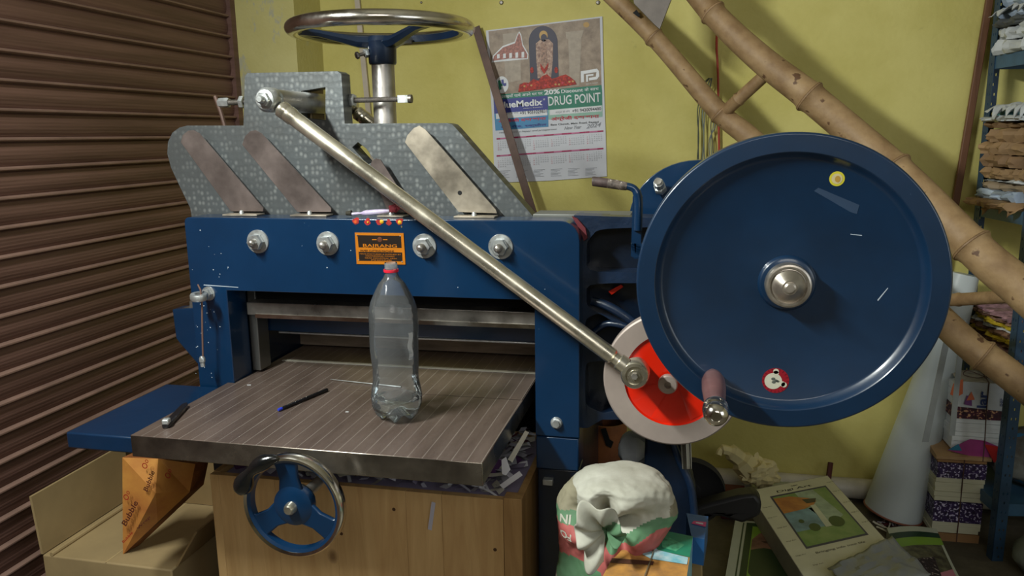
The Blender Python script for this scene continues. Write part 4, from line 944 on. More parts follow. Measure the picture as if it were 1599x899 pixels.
pk2 = packet('printed_packet', [V((p.x, p.y, 0)) for p in (q0, q1, q2, q3)], z1 - .06, z1, (BLP, BLP), 'blue and pink printed packet behind the green one',
    [([V((p.x, p.y, z1 + .0012)) for p in (q0.lerp(q3, .55).lerp(q1.lerp(q2, .55), .15), q0.lerp(q3, .5).lerp(q1.lerp(q2, .5), .95), q0.lerp(q3, .72).lerp(q1.lerp(q2, .72), .95), q0.lerp(q3, .68).lerp(q1.lerp(q2, .68), .3))], PINK), ([V((p.x, p.y, z1 + .002)) for p in (q0.lerp(q3, .58).lerp(q1.lerp(q2, .58), .4), q0.lerp(q3, .57).lerp(q1.lerp(q2, .57), .8), q0.lerp(q3, .64).lerp(q1.lerp(q2, .64), .8), q0.lerp(q3, .63).lerp(q1.lerp(q2, .63), .4))], WHITE)])
# ------------------------------------------------------------------ wall calendar
YQ = WY - .006
def C(cx_, cy_, d=0): return P(740 + cx_ / 3.332, 20 + cy_ / 3.33, Y=YQ - .0006 * d)
def CP(pts, d=1): return [C(x, y, d) for x, y in pts]
cal = MB(); PAPER = M('calendar_paper', (206, 208, 216), .55, 0, .02)
cal.prism(CP([(62, 92), (668, 18), (672, 200), (678, 420), (686, 640), (692, 850), (400, 872), (108, 884), (96, 560), (78, 300)], 0), (0, .002, 0), PAPER)
TAN = M('calendar_photo_tan', (158, 140, 122), .5, 0, .25, 26, col2=(122, 104, 88)); NAVA = M('calendar_arch_navy', (44, 40, 66), .5); SKN = M('calendar_figure', (190, 160, 140), .5, 0, .3, 90, col2=(110, 74, 66)); CRED = M('calendar_red_flowers', (190, 56, 40), .6, 0, .4, 120, col2=(110, 24, 26)); CGOLD = M('calendar_gold', (190, 150, 80), .5)
CNAV = M('calendar_navy', (44, 52, 140), .5); CBLU = M('calendar_blue', (64, 140, 190), .5); CGRN = M('calendar_green', (16, 122, 96), .5); CGRL = M('calendar_green_pale', (150, 194, 176), .5); CWH = M('calendar_white', (226, 228, 232), .5); CMAG = M('calendar_magenta', (170, 30, 90), .5); CREDT = M('calendar_red_text', (196, 30, 66), .5); CGR = M('calendar_grey_print', (150, 152, 160), .5); CDK = M('calendar_dark_print', (60, 62, 70), .5); CPINK = M('calendar_temple_pink', (176, 112, 100), .5, 0, .3, 120)
def el(cx_, cy_, rx, ry, d, mat, n=28, a0=0, a1=2 * PI): cal.sheet([C(cx_ + rx * math.cos(a0 + (a1 - a0) * i / n), cy_ + ry * math.sin(a0 + (a1 - a0) * i / n), d) for i in range(n if a1 - a0 > 6 else n + 1)], mat)
cal.sheet(CP([(76, 96), (655, 27), (664, 375), (98, 428)], 1), TAN)
cal.sheet(CP([(150, 110), (240, 100), (245, 350), (165, 365)], 2), M('calendar_column', (170, 156, 140), .5, 0, .1, 40)); cal.sheet(CP([(490, 130), (560, 122), (548, 380), (500, 385)], 2), M('calendar_column', (170, 156, 140)))
cal.sheet(CP([(476, 100), (572, 90), (560, 130), (482, 136)], 3), M('calendar_column', (170, 156, 140)))
el(585, 62, 16, 14, 2, CGOLD)
cal.sheet([C(360 + 75 * math.cos(a_), 150 + 82 * math.sin(a_), 3) for a_ in [PI + PI * i / 16 for i in range(17)]] + CP([(442, 345), (294, 362)], 3), NAVA)
# simple standing figure and garland (generic)
el(362, 118, 22, 26, 4, CGOLD); el(364, 130, 16, 20, 5, NAVA)
cal.sheet(CP([(322, 160), (345, 140), (390, 138), (412, 160), (410, 250), (402, 335), (332, 340), (325, 250)], 5), SKN)
cal.sheet(CP([(350, 160), (376, 158), (382, 240), (392, 270), (366, 320), (342, 275), (350, 240)], 6), M('calendar_garland', (168, 130, 110), .5, 0, .3, 150)); cal.sheet(CP([(345, 262), (366, 292), (388, 258), (384, 290), (366, 318), (348, 292)], 7), CRED)
for x_ in (302, 428): el(x_, 298, 9, 16, 5, CRED)
cal.sheet([C(238 + i * 24, 398 - i * 2.2 - [26, 34, 30, 48, 36, 60, 66, 40, 44, 52, 56, 40, 18][i], 7) for i in range(13)] + CP([(534, 372), (230, 412)], 7), CRED)
for i in range(16): el(245 + i * 18, 385 - i * 1.5 + random.uniform(-9, 4), 6, 5, 8, random.choice([CGOLD, CREDT, CRED]), 9)
# temple line drawing, plain tower shape
cal.sheet(CP([(92, 258), (100, 222), (150, 172), (212, 150), (226, 112), (236, 96), (246, 112), (256, 165), (284, 214), (282, 240)], 3), CWH)
cal.sheet(CP([(98, 250), (104, 226), (152, 180), (214, 158), (228, 118), (235, 104), (243, 120), (252, 170), (278, 216), (276, 236), (180, 238)], 4), CPINK)
for i in range(5): cal.sheet(CP([(120 + i * 32, 238 - i), (134 + i * 32, 236 - i), (134 + i * 32, 214 - i * 3), (120 + i * 32, 216 - i * 3)], 5), CWH)
# letter emblem at the right
PX_ = CWH
cal.sheet(CP([(556, 304), (640, 290), (650, 302), (652, 330), (640, 346), (600, 352), (598, 338), (634, 332), (638, 308), (572, 318), (573, 360), (557, 362)], 4), PX_)
cal.sheet(CP([(583, 322), (622, 317), (622, 326), (593, 330), (594, 358), (584, 359)], 4), PX_); cal.text('DRUG POINT', C(584, 374, 4), C(645, 366, 4) - C(584, 374, 4), (0, 0, 1), PX_, .004, (C(645, 366) - C(584, 374)).length)
el(146, 374, 34, 44, 3, CWH); cal.sheet(CP([(126, 352), (138, 350), (140, 368), (152, 366), (154, 378), (142, 380), (144, 398), (132, 400), (128, 380)], 4), CGRN); cal.sheet(CP([(142, 348), (154, 346), (156, 366), (168, 364), (168, 378), (156, 382), (150, 372), (144, 366)], 5), CNAV)
# banner
cal.sheet(CP([(100, 428), (664, 375), (667, 408), (102, 452)], 2), CGRN)
cal.sheet(CP([(102, 452), (384, 430), (386, 505), (106, 525)], 2), CNAV)
cal.sheet(CP([(384, 430), (667, 408), (668, 480), (386, 505)], 2), CGRN); cal.sheet(CP([(386, 505), (668, 480), (669, 540), (388, 555)], 2), CGRL)
cal.sheet(CP([(106, 525), (386, 505), (388, 592), (112, 612)], 2), CBLU)
cal.sheet(CP([(114, 524), (382, 502), (383, 532), (116, 552)], 3), CWH); cal.sheet(CP([(394, 505), (664, 482), (665, 512), (395, 532)], 3), CWH)
def ct(s_, x0_, y0_, x1_, y1_, hpx, mat, d=4, bold=.01, sh=0.0):
    a_, b__ = C(x0_, y0_, d), C(x1_, y1_, d); r_ = b__ - a_; up_ = V((-r_.z, 0, r_.x)).normalized()
    cal.text(s_, a_, r_, up_, mat, hpx / 3.33 / 1253 * 3.45, r_.length, bold=bold, font_shear=sh)
ct('दवाइयाँ पायें अपने घर पर', 140, 446, 358, 427, 19, CWH); ct('20%', 366, 427, 448, 420, 24, CWH, bold=.035); ct('Discount', 455, 418, 568, 409, 17, CWH, bold=.02); ct('के साथ', 576, 408, 650, 401, 17, CWH)
ct('BlueMedix', 128, 498, 358, 480, 32, CWH, bold=.03); ct('®', 361, 455, 371, 454, 9, CWH); ct('Healthcare Everywhere', 258, 500, 358, 492, 5, CWH)
ct('DRUG POINT', 388, 484, 660, 462, 45, CWH, bold=.012)
ct('आर्डर के लिए', 150, 532, 232, 526, 13, CGR); ct('+91 9031029831', 240, 530, 381, 519, 16, CDK, bold=.02); ct('आर्डर के लिए', 424, 525, 500, 519, 13, CGR); ct('+91 9430094400', 512, 519, 662, 506, 16, CDK, bold=.02)
ct('अंग्रेजी दवाखाना', 128, 577, 376, 560, 22, CREDT, bold=.03); ct('मेन रोड, रक्सौल', 140, 605, 378, 590, 17, CNAV, bold=.02); ct('अंग्रेजी दवाखाना', 402, 566, 652, 550, 24, CREDT, bold=.03)
ct('Bata Chowk, Main Road, Raxaul', 400, 588, 648, 572, 10, CDK, bold=.01)
ct('Wishing you a happy and prosperous', 132, 630, 432, 610, 10, CGR, sh=.4); ct('New Year', 470, 608, 560, 600, 16, CGR, sh=.4); ct('2024', 584, 602, 664, 590, 20, CGR, sh=.4)
for yl, yr in ((655, 614), (744, 705)):
    x_ = [118, 672]
    def on(u, dy): return (118 + u * 556, yl + (yr - yl) * u + dy)
    for i in range(6):
        u0, u1 = i / 6, (i + 1) / 6
        cal.sheet(CP([on(u0, -4), on(u1 - .001, -4), on(u1 - .001, 4), on(u0, 4)], 3), CMAG)
        um = u0 + .035; cal.sheet(CP([on(um, -4), on(um + .075, -4), on(um + .075, 4), on(um, 4)], 4), M('calendar_pink', (196, 110, 150), .5))
        for rw_ in range(6):
            for cw in range(7):
                n__ = rw_ * 7 + cw - (i * 3 + int(yl > 700) * 2) % 7 + 1
                if n__ < 1 or n__ > 30: continue
                px_, py_ = on(u0 + .012 + cw * .0215, 15 + rw_ * 10.5)
                if px_ < 122: continue
                a_ = C(px_, py_ + 3, 4); cal.text(str(n__), a_, (1, 0, .04), (0, 0, 1), CGR if cw else CREDT, .0042, bold=0.0)
for i in range(6):
    for j in range(6):
        x_ = 130 + i * 90; cal.sheet(CP([(x_, 822 + j * 7 - i * 3), (x_ + 60 - (j * 13) % 30, 822 + j * 7 - i * 3 - 3), (x_ + 60 - (j * 13) % 30, 824 + j * 7 - i * 3 - 3), (x_, 824 + j * 7 - i * 3)], 3), CGR)
cal.build('wall_calendar', fix=False, smooth=False, label='white printed wall calendar for 2024 hanging on the yellow wall', cat='calendar')
for px, py, lb in ((783, 4, 'left one of the two bigger screw heads above the calendar'), (934, 4, 'right one of the two bigger screw heads above the calendar'), (658, 4, 'small dark nail head in the wall above the top handwheel')):
    r_ = .009 if px > 700 else .005
    MB().lathe([(0, .007), (r_ * .7, .006), (r_, .001), (r_, 0)], P(px, py, Y=WY), (0, -1, 0), DSTEEL, 16).build('wall_screw', label=lb, cat='screw', group='screw heads high on the yellow wall')
# flat bar leaning in front of the calendar
a, b_ = P(743, 42, Y=3.27), P(836, 345, Y=3.16)
d_ = (b_ - a).normalized(); foot = a + d_ * ((a.z) / -d_.z) if d_.z < 0 else b_
def bar(a_, b__, w0, th_, mat):
    d = (b__ - a_).normalized(); n = d.cross(V((0, 1, 0))).normalized(); q = d.cross(n).normalized()
    if q.y < 0: q = -q
    t = MB(); t.hexa([a_ + n * w0 - q * th_, a_ - n * w0 - q * th_, a_ - n * w0 + q * th_, a_ + n * w0 + q * th_], [b__ + n * w0 - q * th_, b__ - n * w0 - q * th_, b__ - n * w0 + q * th_, b__ + n * w0 + q * th_], mat); return t
bar(a, a + d_ * ((a.z - .02) / -d_.z), .0165, .003, DBAR).build('flat_bar', label='rusty brown flat steel bar leaning behind the machine in front of the calendar', cat='metal bar', bevel=.001)
# hanging cables
t = MB()
t.tube(smooth_path([P(1121, 10, Y=3.28), P(1119, 70, Y=3.28), P(1121, 110, Y=3.28), P(1122, 180, Y=3.28), P(1124, 300, Y=3.28)]), .0045, M('red_cable', (176, 62, 40), .5), 8)
t.build('red_cable', label='thin red cable hanging down the wall between the bamboo poles', cat='cable')
t = MB(); t.cyl(P(1121, 108, Y=3.275), P(1121, 114, Y=3.275), .007, M('tape_knot', (150, 90, 70), .6)); 
gw = MB()
for i, (dx, mt) in enumerate(((0, (60, 62, 60)), (5, (110, 126, 120)), (9, (90, 96, 104)), (-3, (70, 80, 60)))):
    gw.tube(smooth_path([P(1108 + dx * .4, 122, Y=3.26), P(1100 + dx, 135, Y=3.265), P(1092 + dx * 1.0, 175, Y=3.27), P(1090 + dx + (i % 2) * 4, 215, Y=3.27), P(1091 + dx, 262, Y=3.27), P(1090 + dx, 330, Y=3.27)]), .0022, M('wire_%d' % i, mt, .5), 6)
gw.build('wire_bundle', label='bundle of thin grey and green wires hanging beside the lower bamboo pole', cat='wires')
gw = MB()
for i in range(3): gw.tube(smooth_path([P(1116, 165, Y=3.27), P(1110 + i * 4, 195, Y=3.27), P(1113 - i * 3, 225, Y=3.27), P(1118 - i, 300, Y=3.27)]), .002, M('wire_%d' % i, (60, 62, 60)), 6)
gw.build('wire_bundle', label='small bundle of dark wires hanging right beside the red cable', cat='wires')
# bamboo ladder
lad = thing('bamboo_ladder', P(1300, 330, Y=2.6), 'long bamboo ladder leaning diagonally across the right half behind the flywheel', 'ladder')
def pole(cl, ys, rs, nodes, nm='pole'):
    pts = []; rr = []; K = 12
    n = len(cl); raw = [P(x, y, Y=yy) for (x, y), yy in zip(cl, ys)]
    sp = smooth_path(raw, K); R_ = []
    for i in range(len(sp)):
        f_ = i / K; k = min(int(f_), n - 2); R_.append(rs[k] + (rs[k + 1] - rs[k]) * (f_ - k))
    # nodes at given pixel x
    t = MB(); nidx = []
    for nx in nodes:
        nidx.append(min(range(len(sp)), key=lambda i: abs(pr(sp[i])[0] - nx)))
    sp2 = []; r2 = []
    for i, p in enumerate(sp):
        if i in nidx:
            d = (sp[min(i + 1, len(sp) - 1)] - sp[i - 1]).normalized(); 
            for o__, k in ((-.022, 1.0), (-.010, 1.05), (-.004, 1.15), (0, 1.02), (.004, 1.15), (.010, 1.05), (.022, 1.0)): sp2.append(p + d * o__); r2.append(R_[i] * k)
        elif all(abs(i - k) > 0 and (sp[k] - p).length > .03 for k in nidx): sp2.append(p); r2.append(R_[i])
    t.tube(sp2, r2, BAMBOO, 28)
    for k in nidx:
        d = (sp[min(k + 1, len(sp) - 1)] - sp[k - 1]).normalized(); t.lathe([(R_[k] * 1.04, -.006), (R_[k] * 1.17, -.002), (R_[k] * 1.17, .002), (R_[k] * 1.04, .006)], sp[k], d, BAMBN, 28)
    return t.build(nm, lad)
pole([(700, -265), (900, -60), (1021, 58), (1119, 171), (1175, 218), (1300, 332), (1490, 518), (1560, 572), (1660, 650), (1800, 760), (2150, 1040)], [3.08, 2.95, 2.9, 2.85, 2.82, 2.75, 2.6, 2.55, 2.47, 2.38, 2.15], [.026, .029, .031, .034, .037, .040, .044, .045, .045, .046, .046], (1021, 1122, 1300, 1535, 1700))
pole([(800, -330), (1020, -90), (1113, 20), (1186, 90), (1258, 146), (1330, 206), (1412, 278), (1525, 391), (1592, 448), (1700, 540), (2250, 1000)], [3.02, 2.85, 2.75, 2.7, 2.65, 2.6, 2.5, 2.35, 2.3, 2.2, 1.85], [.029, .034, .038, .042, .045, .046, .047, .049, .052, .052, .052], (1110, 1262, 1400, 1519))
def rung(a_, b__, Y0, Y1, r_):
    p, q = P(*a_, Y=Y0), P(*b__, Y=Y1); m_ = p.lerp(q, .35); t = MB()
    t.tube([p, p.lerp(q, .3), m_, m_ + (q - p) * .02, q], [r_, r_, r_ * 1.12, r_, r_ * .95], BAMBOO, 18); return t.build('rung', lad)
rung((1128, 178), (1205, 108), 2.84, 2.70, .021)
rung((1455, 470), (1590, 462), 2.63, 2.30, .019)
MB().prism([P(x, y, Y=2.80) for x, y in ((975, -110), (1090, -110), (1030, 45), (1022, 38), (990, 5))], (0, .03, 0), M('grey_board', (128, 120, 114), .7, 0, .15, 12)).build('grey_board_end', label='grey triangular board end resting between the bamboo poles at the top', cat='board')
MB().prism([P(x, y, Y=2.865) for x, y in ((988, 20), (994, 15), (1000, 24), (997, 27))], (0, .004, 0), DARK).build('notch', lad)

# ------------------------------------------------------------------ right hand side: rod, roll, rack, bundles
a, b_ = P(1555, -60, Y=3.275), P(1478, 400, Y=3.272)
d_ = (b_ - a).normalized(); b2 = a + d_ * (a.z - .20) / -d_.z
bar(a, b2, .0125, .009, BROWNW).build('wooden_rod', label='thin brown wooden strip leaning on the yellow wall left of the rack', cat='wooden rod', bevel=.003)
# white roll
top, bot = P(1507, 428, Y=3.13), P(1393, 806, Z=0.015)
d_ = (bot - top).normalized(); RT, RB = .046, .105
ROLL = M('rolled_white_film', (190, 198, 200), .38, 0, .05, 4, bump=.08, bs=6)
L4 = (bot - top).length
t = MB()
def rollf(u, v):
    a_ = u * 2 * PI * 1.0; r_ = RT + (RB - RT) * v; r_ += .003 * math.sin(a_ * 3 + v * 4)
    uu = d_.orthogonal().normalized(); ww = d_.cross(uu); return top + d_ * (L4 * v - .02 * v) + (uu * math.cos(a_) + ww * math.sin(a_)) * r_
t.grid(rollf, 56, 24, ROLL, wrap=True); t.add([top] + [rollf(i / 56, 0) for i in range(56)], [(0, (i + 1) % 56 + 1, i + 1) for i in range(56)], ROLL)
bb = [rollf(i / 56, 1) for i in range(56)]; c_ = sum(bb, V()) / 56
t.add([c_] + bb, [(0, i + 1, (i + 1) % 56 + 1) for i in range(56)], DARK)
ro = t.build('film_roll', label='tall white roll of plastic film leaning in the corner behind the flywheel', cat='roll'); ro.location.z += max(0, -min(v.z for v in bb) + .004)
lift = max(0, -min(v.z for v in bb) + .004)
t = MB(); t.tube([v + V((0, 0, lift)) for v in bb], .004, M('roll_edge_brown', (140, 84, 66), .6), 8, closed=True); t.build('brown_edge', ro)
t = MB()
def flap(pts, mat=ROLL):
    t.prism(pts, (0, .002, 0), mat)
lo = .012
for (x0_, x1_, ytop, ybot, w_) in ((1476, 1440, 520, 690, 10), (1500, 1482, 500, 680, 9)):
    flap([P(x0_, ytop, Y=2.86), P(x0_ + w_, ytop, Y=2.86), P(x1_ + w_, ybot, Y=2.80), P(x1_, ybot, Y=2.80)], M('film_grey_edge', (150, 156, 158), .4))  # loose wrapping edges, a darker grey than the roll
t.build('loose_edge', ro)
# books and paper bundles tied with string
STR = M('brown_string', (84, 58, 50), .8)
def slabs(t, c0, ex, ey, z0, z1, n, mats, jit=.004):
    """pile of n leaves-thick slabs: base corner c0, edges ex, ey"""
    dz = (z1 - z0) / n
    for i in range(n):
        j = V((random.uniform(-jit, jit), random.uniform(-jit, jit), 0)); zz = z0 + i * dz
        b0 = [c0 + j, c0 + ex + j, c0 + ex + ey + j, c0 + ey + j]
        t.hexa([V((p.x, p.y, zz)) for p in b0], [V((p.x, p.y, zz + dz * .94)) for p in b0], mats[i % len(mats)] if not callable(mats) else mats(i))
CREAM = M('book_pages_cream', (196, 194, 168), .7, 0, .06, 20, stretch=(1, 1, 30)); PURP = M('purple_patterned_print', (56, 34, 88), .5, 0, .4, 60, spots=(196, 190, 214), spot_s=120, spot_t=.57); PWH = M('book_pages_white', (200, 204, 206), .7, 0, .05, 20, stretch=(1, 1, 30)); MAROON = M('maroon_patterned_print', (76, 26, 48), .5, 0, .4, 60, spots=(196, 150, 110), spot_s=120, spot_t=.58)
yb_ = 2.72
a = P(1452, 842, Z=0); a = V((a.x, a.y, 0)); b_ = P(1527, 848, Z=0); ex = V((b_.x - a.x, b_.y - a.y, 0)); n_ = V((-ex.y, ex.x, 0)).normalized(); ey = n_ * .13
zt1 = P(1490, 718, Y=a.y).z
seg = [(0.0, .10, M('brown_card_strip', (140, 104, 66), .7), 1), (.10, .24, CREAM, 3), (.24, .50, PURP, 1), (.50, .78, CREAM, 5), (.78, .97, PURP, 1), (.97, 1.0, M('brown_card_strip', (140, 104, 66)), 1)]
t = MB()
for f0, f1, mt, k in seg: slabs(t, a, ex, ey, zt1 * f0, zt1 * f1, k, [mt], .003)
bd = t.build('book_bundle', smooth=False, group='tied book bundles beside the rack', label='tied bundle of cream books with purple patterned covers standing on the floor', cat='book bundle')
t = MB(); mid = a + ex * .55 - n_ * .003
t.tube([V((mid.x, mid.y, .0)), V((mid.x, mid.y, zt1 + .002)), V((mid.x, mid.y, zt1 + .003)) + n_ * .12], .002, STR, 6); t.build('string', bd)
t = MB(); zk = zt1 + .001
kk = [a + ex * -.03 - n_ * .002, a + ex * 1.1 - n_ * .0, a + ex * 1.05 + ey * .9, a + ey * .95 - ex * .05]
t.hexa([V((p.x, p.y, zk)) for p in kk], [V((p.x, p.y, zk + .012)) + (V((0, 0, .02)) if i in (2, 3) else V()) for i, p in enumerate(kk)], KRAFT); t.build('kraft_cover', bd, smooth=False)
# upper bundle on top
z20 = zt1 + .04; a2 = a + ex * .28 + ey * .05; ex2 = ex * 1.35; a2 = P(1482, 718, Y=a.y + .02); b2_ = P(1562, 726, Y=a.y + .02); ex2 = V((b2_.x - a2.x, b2_.y - a2.y, 0)); z20 = max(zt1 + .036, min(a2.z, b2_.z) - .0); z21 = P(1530, 600, Y=a.y + .02).z
a2 = V((a2.x, a2.y, 0)); ey2 = n_ * .12
t = MB(); slabs(t, a2, ex2, ey2, z20, z20 + (z21 - z20) * .47, 7, [PWH], .004); slabs(t, a2 - ex2 * .02, ex2 * 1.05, ey2, z20 + (z21 - z20) * .47, z20 + (z21 - z20) * .67, 1, [MAROON], .002); slabs(t, a2, ex2, ey2, z20 + (z21 - z20) * .66, z21 - .004, 3, [PWH], .003)
bu = t.build('book_bundle', smooth=False, group='tied book bundles beside the rack', label='tied bundle of white books in a torn printed wrapper, on top of the cream bundle', cat='book bundle')
def F2(u, v, d=.004): p = a2 + ex2 * u - n_ * d; return V((p.x, p.y, z20 + (z21 - z20) * v))
t = MB()
t.prism([F2(.02, .66, .006), F2(1.0, .62, .006), F2(1.02, 1.02, .006), F2(.12, 1.04, .006)], n_ * .003, M('wrapper_white', (198, 202, 206), .35)); 
t.prism([F2(-.06, -.02, .008), F2(.35, .18, .012), F2(.62, .17, .014), F2(1.02, .06, .012), F2(1.10, -.05, .008), F2(.6, -.12, .006)], n_ * .003, M('wrapper_magenta', (150, 60, 120), .4))
t.prism([F2(.62, .12, .016), F2(1.05, .08, .014), F2(1.28, -.02, .010), F2(.85, -.16, .010)], n_ * .003, M('wrapper_red', (176, 36, 34), .4))
t.prism([F2(-.06, .0, .016), F2(.12, .10, .016), F2(.2, .0, .016)], n_ * .002, M('wrapper_teal', (40, 110, 140), .4))
t.prism([F2(.0, .80, .010), F2(.12, .86, .010), F2(.1, 1.08, .010), F2(-.08, 1.0, .010), F2(-.12, .84, .010)], n_ * .002, M('wrapper_orange', (214, 110, 70), .4))
t.sheet([F2(.16, .70, .0095), F2(.32, .68, .0095), F2(.30, .80, .0095), F2(.2, .84, .0095)], M('wrapper_violet', (110, 60, 120), .4)); t.sheet([F2(.2, .76, .0098), F2(.36, .78, .0098), F2(.28, .90, .0098)], M('wrapper_orange', (214, 110, 70)))
t.text('lar', F2(.60, .66, .0095), (0, 0, 1), (-ex2).normalized() , M('wrapper_navy_text', (40, 60, 120), .5), .032, .062, bold=.03)
t.text('per', F2(.92, .70, .0095), (0, 0, 1), (-ex2).normalized(), M('wrapper_navy_text', (40, 60, 120)), .012, .03, bold=.01)
t.build('printed_wrapper', bu, fix=False, smooth=False, kind='stuff')
t = MB(); tp = [V((p.x, p.y, z21 + .001)) for p in (a2 + ex2 * .05, a2 + ex2 * .98, a2 + ex2 * .95 + ey2, a2 + ex2 * .05 + ey2)]
t.grid(lambda u, v: tp[0].lerp(tp[1], u).lerp(tp[3].lerp(tp[2], u), v) + V((0, 0, .006 + .012 * fbm((u * 2, v * 3, 1)) + .01 * (v))), 12, 12, M('grey_wrap', (170, 162, 146), .6, 0, .1)); t.build('top_wrapping', bu, solid=.002)
t = MB(); t.tube([F2(.62, -.14, .017), F2(.62, .1, .017), F2(.60, .6, .012), F2(.60, 1.04, .008), F2(.6, 1.10, -.05), F2(.6, 1.12, -.2)], .0018, STR, 6)
for s_ in (1, -1): t.tube(smooth_path([F2(.60, 1.08, -.03), F2(.60 + .3 * s_, 1.14, -.05), F2(.60 + .42 * s_, 1.10, -.03), F2(.60 + .2 * s_, 1.07, -.02), F2(.60, 1.08, -.03)]), .0014, STR, 6)
t.build('string', bu)

# slotted angle rack
RX = 1.02; RYn, RYf = 2.84, 3.20; RW_ = .6; XF = Matrix.Translation((RX, RYf, 0)) @ Matrix.Rotation(math.radians(8), 4, 'Z') @ Matrix.Translation((-RX, -RYf, 0))
rack = thing('steel_rack', (1.35, 3.05, 0), 'blue slotted steel rack against the back wall at the right edge', 'rack')
def angle_post(x, y, sx_, sy_):
    t = MB(); W_ = .038; T2 = .0022
    for fl_ in (0, 1):
        base = V((x, y, 0)); u_ = V((sx_, 0, 0)) if fl_ == 0 else V((0, sy_, 0)); nn = V((0, sy_ * T2, 0)) if fl_ == 0 else V((sx_ * T2, 0, 0))
        for k in range(68):
            z_ = k * .034
            hl = [[base + u_ * (c__ + a_) + V((0, 0, z_ + .012 + b__)) for a_, b__ in ((-.0022, 0), (.0022, 0), (.0022, .009), (-.0022, .009))] for c__ in ((.014, .028) if k % 2 else (.021,))]
            t.prism([base + V((0, 0, z_)), base + u_ * W_ + V((0, 0, z_)), base + u_ * W_ + V((0, 0, z_ + .034)), base + V((0, 0, z_ + .034))], nn, RACKD, holes=hl)
    return t.build('post', rack, smooth=False)
for x, y, sx_, sy_ in ((RX, RYn, 1, 1), (RX, RYf, 1, -1), (RX + RW_, RYn, -1, 1), (RX + RW_, RYf, -1, -1)): angle_post(x, y, sx_, sy_)
sA = P(1557, 96, Y=3.18).z + .018; sB = P(1541, 326, Y=3.18).z + .018
shelf_z = [sA, sB, sB - (sA - sB) * 1.0, sB - (sA - sB) * 1.95]
for z in shelf_z:
    if z < 0.05: z = .08
    t = MB(); t.box((RX + .003, RYn + .003, z - .003), (RX + RW_ - .003, RYf - .003, z), RACK)
    for lo_, hi_ in (((RX + .003, RYn + .003, z - .044), (RX + .006, RYf - .003, z - .003)), ((RX + .003, RYn + .003, z - .044), (RX + RW_ - .003, RYn + .006, z - .003)), ((RX + .003, RYf - .006, z - .044), (RX + RW_ - .003, RYf - .003, z - .003)), ((RX + RW_ - .006, RYn + .003, z - .044), (RX + RW_ - .003, RYf - .003, z - .003))): t.box(lo_, hi_, RACK)
    t.build('shelf', rack, smooth=False)
# packets on the shelves, seen from the open end
def ragged(x0, y0, x1, y1, z, h, mat, seed, amp=.022, wav=.012, nm='paper_packet', lb='', cat='packet', group=None):
    t = MB(); random.seed(seed); N_ = 16; out_ = []
    for i in range(N_): out_.append((x0 + random.uniform(-amp, amp * .3), y0 + (y1 - y0) * i / N_))
    for i in range(4): out_.append((x0 + (x1 - x0) * i / 4, y1 + random.uniform(-amp, 0) * .4))
    for i in range(4): out_.append((x1, y1 - (y1 - y0) * i / 4))
    for i in range(4): out_.append((x1 - (x1 - x0) * i / 4, y0 + random.uniform(0, amp) * .4))
    n = len(out_); L5 = 4; vs = []
    for k in range(L5 + 1):
        for i, (x, y) in enumerate(out_):
            jz = wav * noise.noise(V((x * 14, y * 14, seed))) ; jx = amp * .8 * noise.noise(V((k * 1.7, y * 30, seed * 3.1))) - .5 * min(h, .03) * math.sin(PI * k / L5)
            vs.append((x + (jx if i < N_ else 0), y, z + h * k / L5 + (jz if k else 0) * (k / L5)))
    fs = [(k * n + i, k * n + (i + 1) % n, (k + 1) * n + (i + 1) % n, (k + 1) * n + i) for k in range(L5) for i in range(n)]
    t.add(vs, fs, mat); t.add(vs[-n:] + [((x0 + x1) / 2, (y0 + y1) / 2, z + h)], [(i, (i + 1) % n, n) for i in range(n)], mat); t.add(vs[:n] + [((x0 + x1) / 2, (y0 + y1) / 2, z)], [((i + 1) % n, i, n) for i in range(n)], mat)
    return t.build(nm, fix=True, smooth=True, angle=30, label=lb, cat=cat, group=group or 'packets and paper stacks on the rack shelves')
WB = M('bluish_white_paper', (176, 190, 206), .65, 0, .12, 12, col2=(130, 146, 170)); WG = M('crumpled_white', (196, 200, 202), .6, 0, .1, 10, bump=.3, bs=20); TEAL = M('teal_paper', (96, 146, 150), .6); KR = [KRAFT, M('kraft_dark', (142, 112, 80), .75, 0, .14, 9, bump=.3, bs=18), M('kraft_grey', (158, 140, 116), .75, 0, .1, 9)]
X1 = RX + .42; Y0s, Y1s = RYn + .05, RYf - .03
def stack(z, items, grp):
    for h, mt, dx, lb, sd, cat in items:
        ragged(RX + .012 + dx, Y0s, X1, Y1s, z + .0006, h - .001, mt, sd, lb=lb, nm='paper_packet' if cat == 'packet' else 'paper_stack', cat=cat); z += h + .0012
    return z
zz = stack(sB, [(.026, KR[0], -.045, 'torn brown kraft packet sticking out over the middle rack shelf edge', 3, 'packet'), (.030, WB, -.012, 'bluish white paper stack just above the torn kraft packet', 4, 'paper stack'), (.026, KR[2], .0, 'greyish brown packet third from the bottom on the middle rack shelf', 5, 'packet'),
  (.010, WG, .004, 'thin white sheet pile between the grey-brown and the plain brown packets', 6, 'paper stack'), (.040, KR[0], .004, 'lowest of the four plain brown packets on the middle rack shelf', 7, 'packet'), (.042, KR[1], -.006, 'second from below of the four plain brown packets on the middle rack shelf', 8, 'packet'),
  (.040, KR[0], -.012, 'third from below of the four plain brown packets on the middle rack shelf', 9, 'packet'), (.046, KR[0], .0, 'topmost of the four plain brown packets on the middle rack shelf', 10, 'packet'), (.022, KR[1], .0, 'dark brown folded packet under the torn white paper', 11, 'packet'), (.018, WG, -.03, 'torn white paper topping the stack on the middle rack shelf', 12, 'paper stack'), (.016, TEAL, .01, 'teal folded paper at the top of the middle rack shelf', 13, 'paper stack')], 'm')
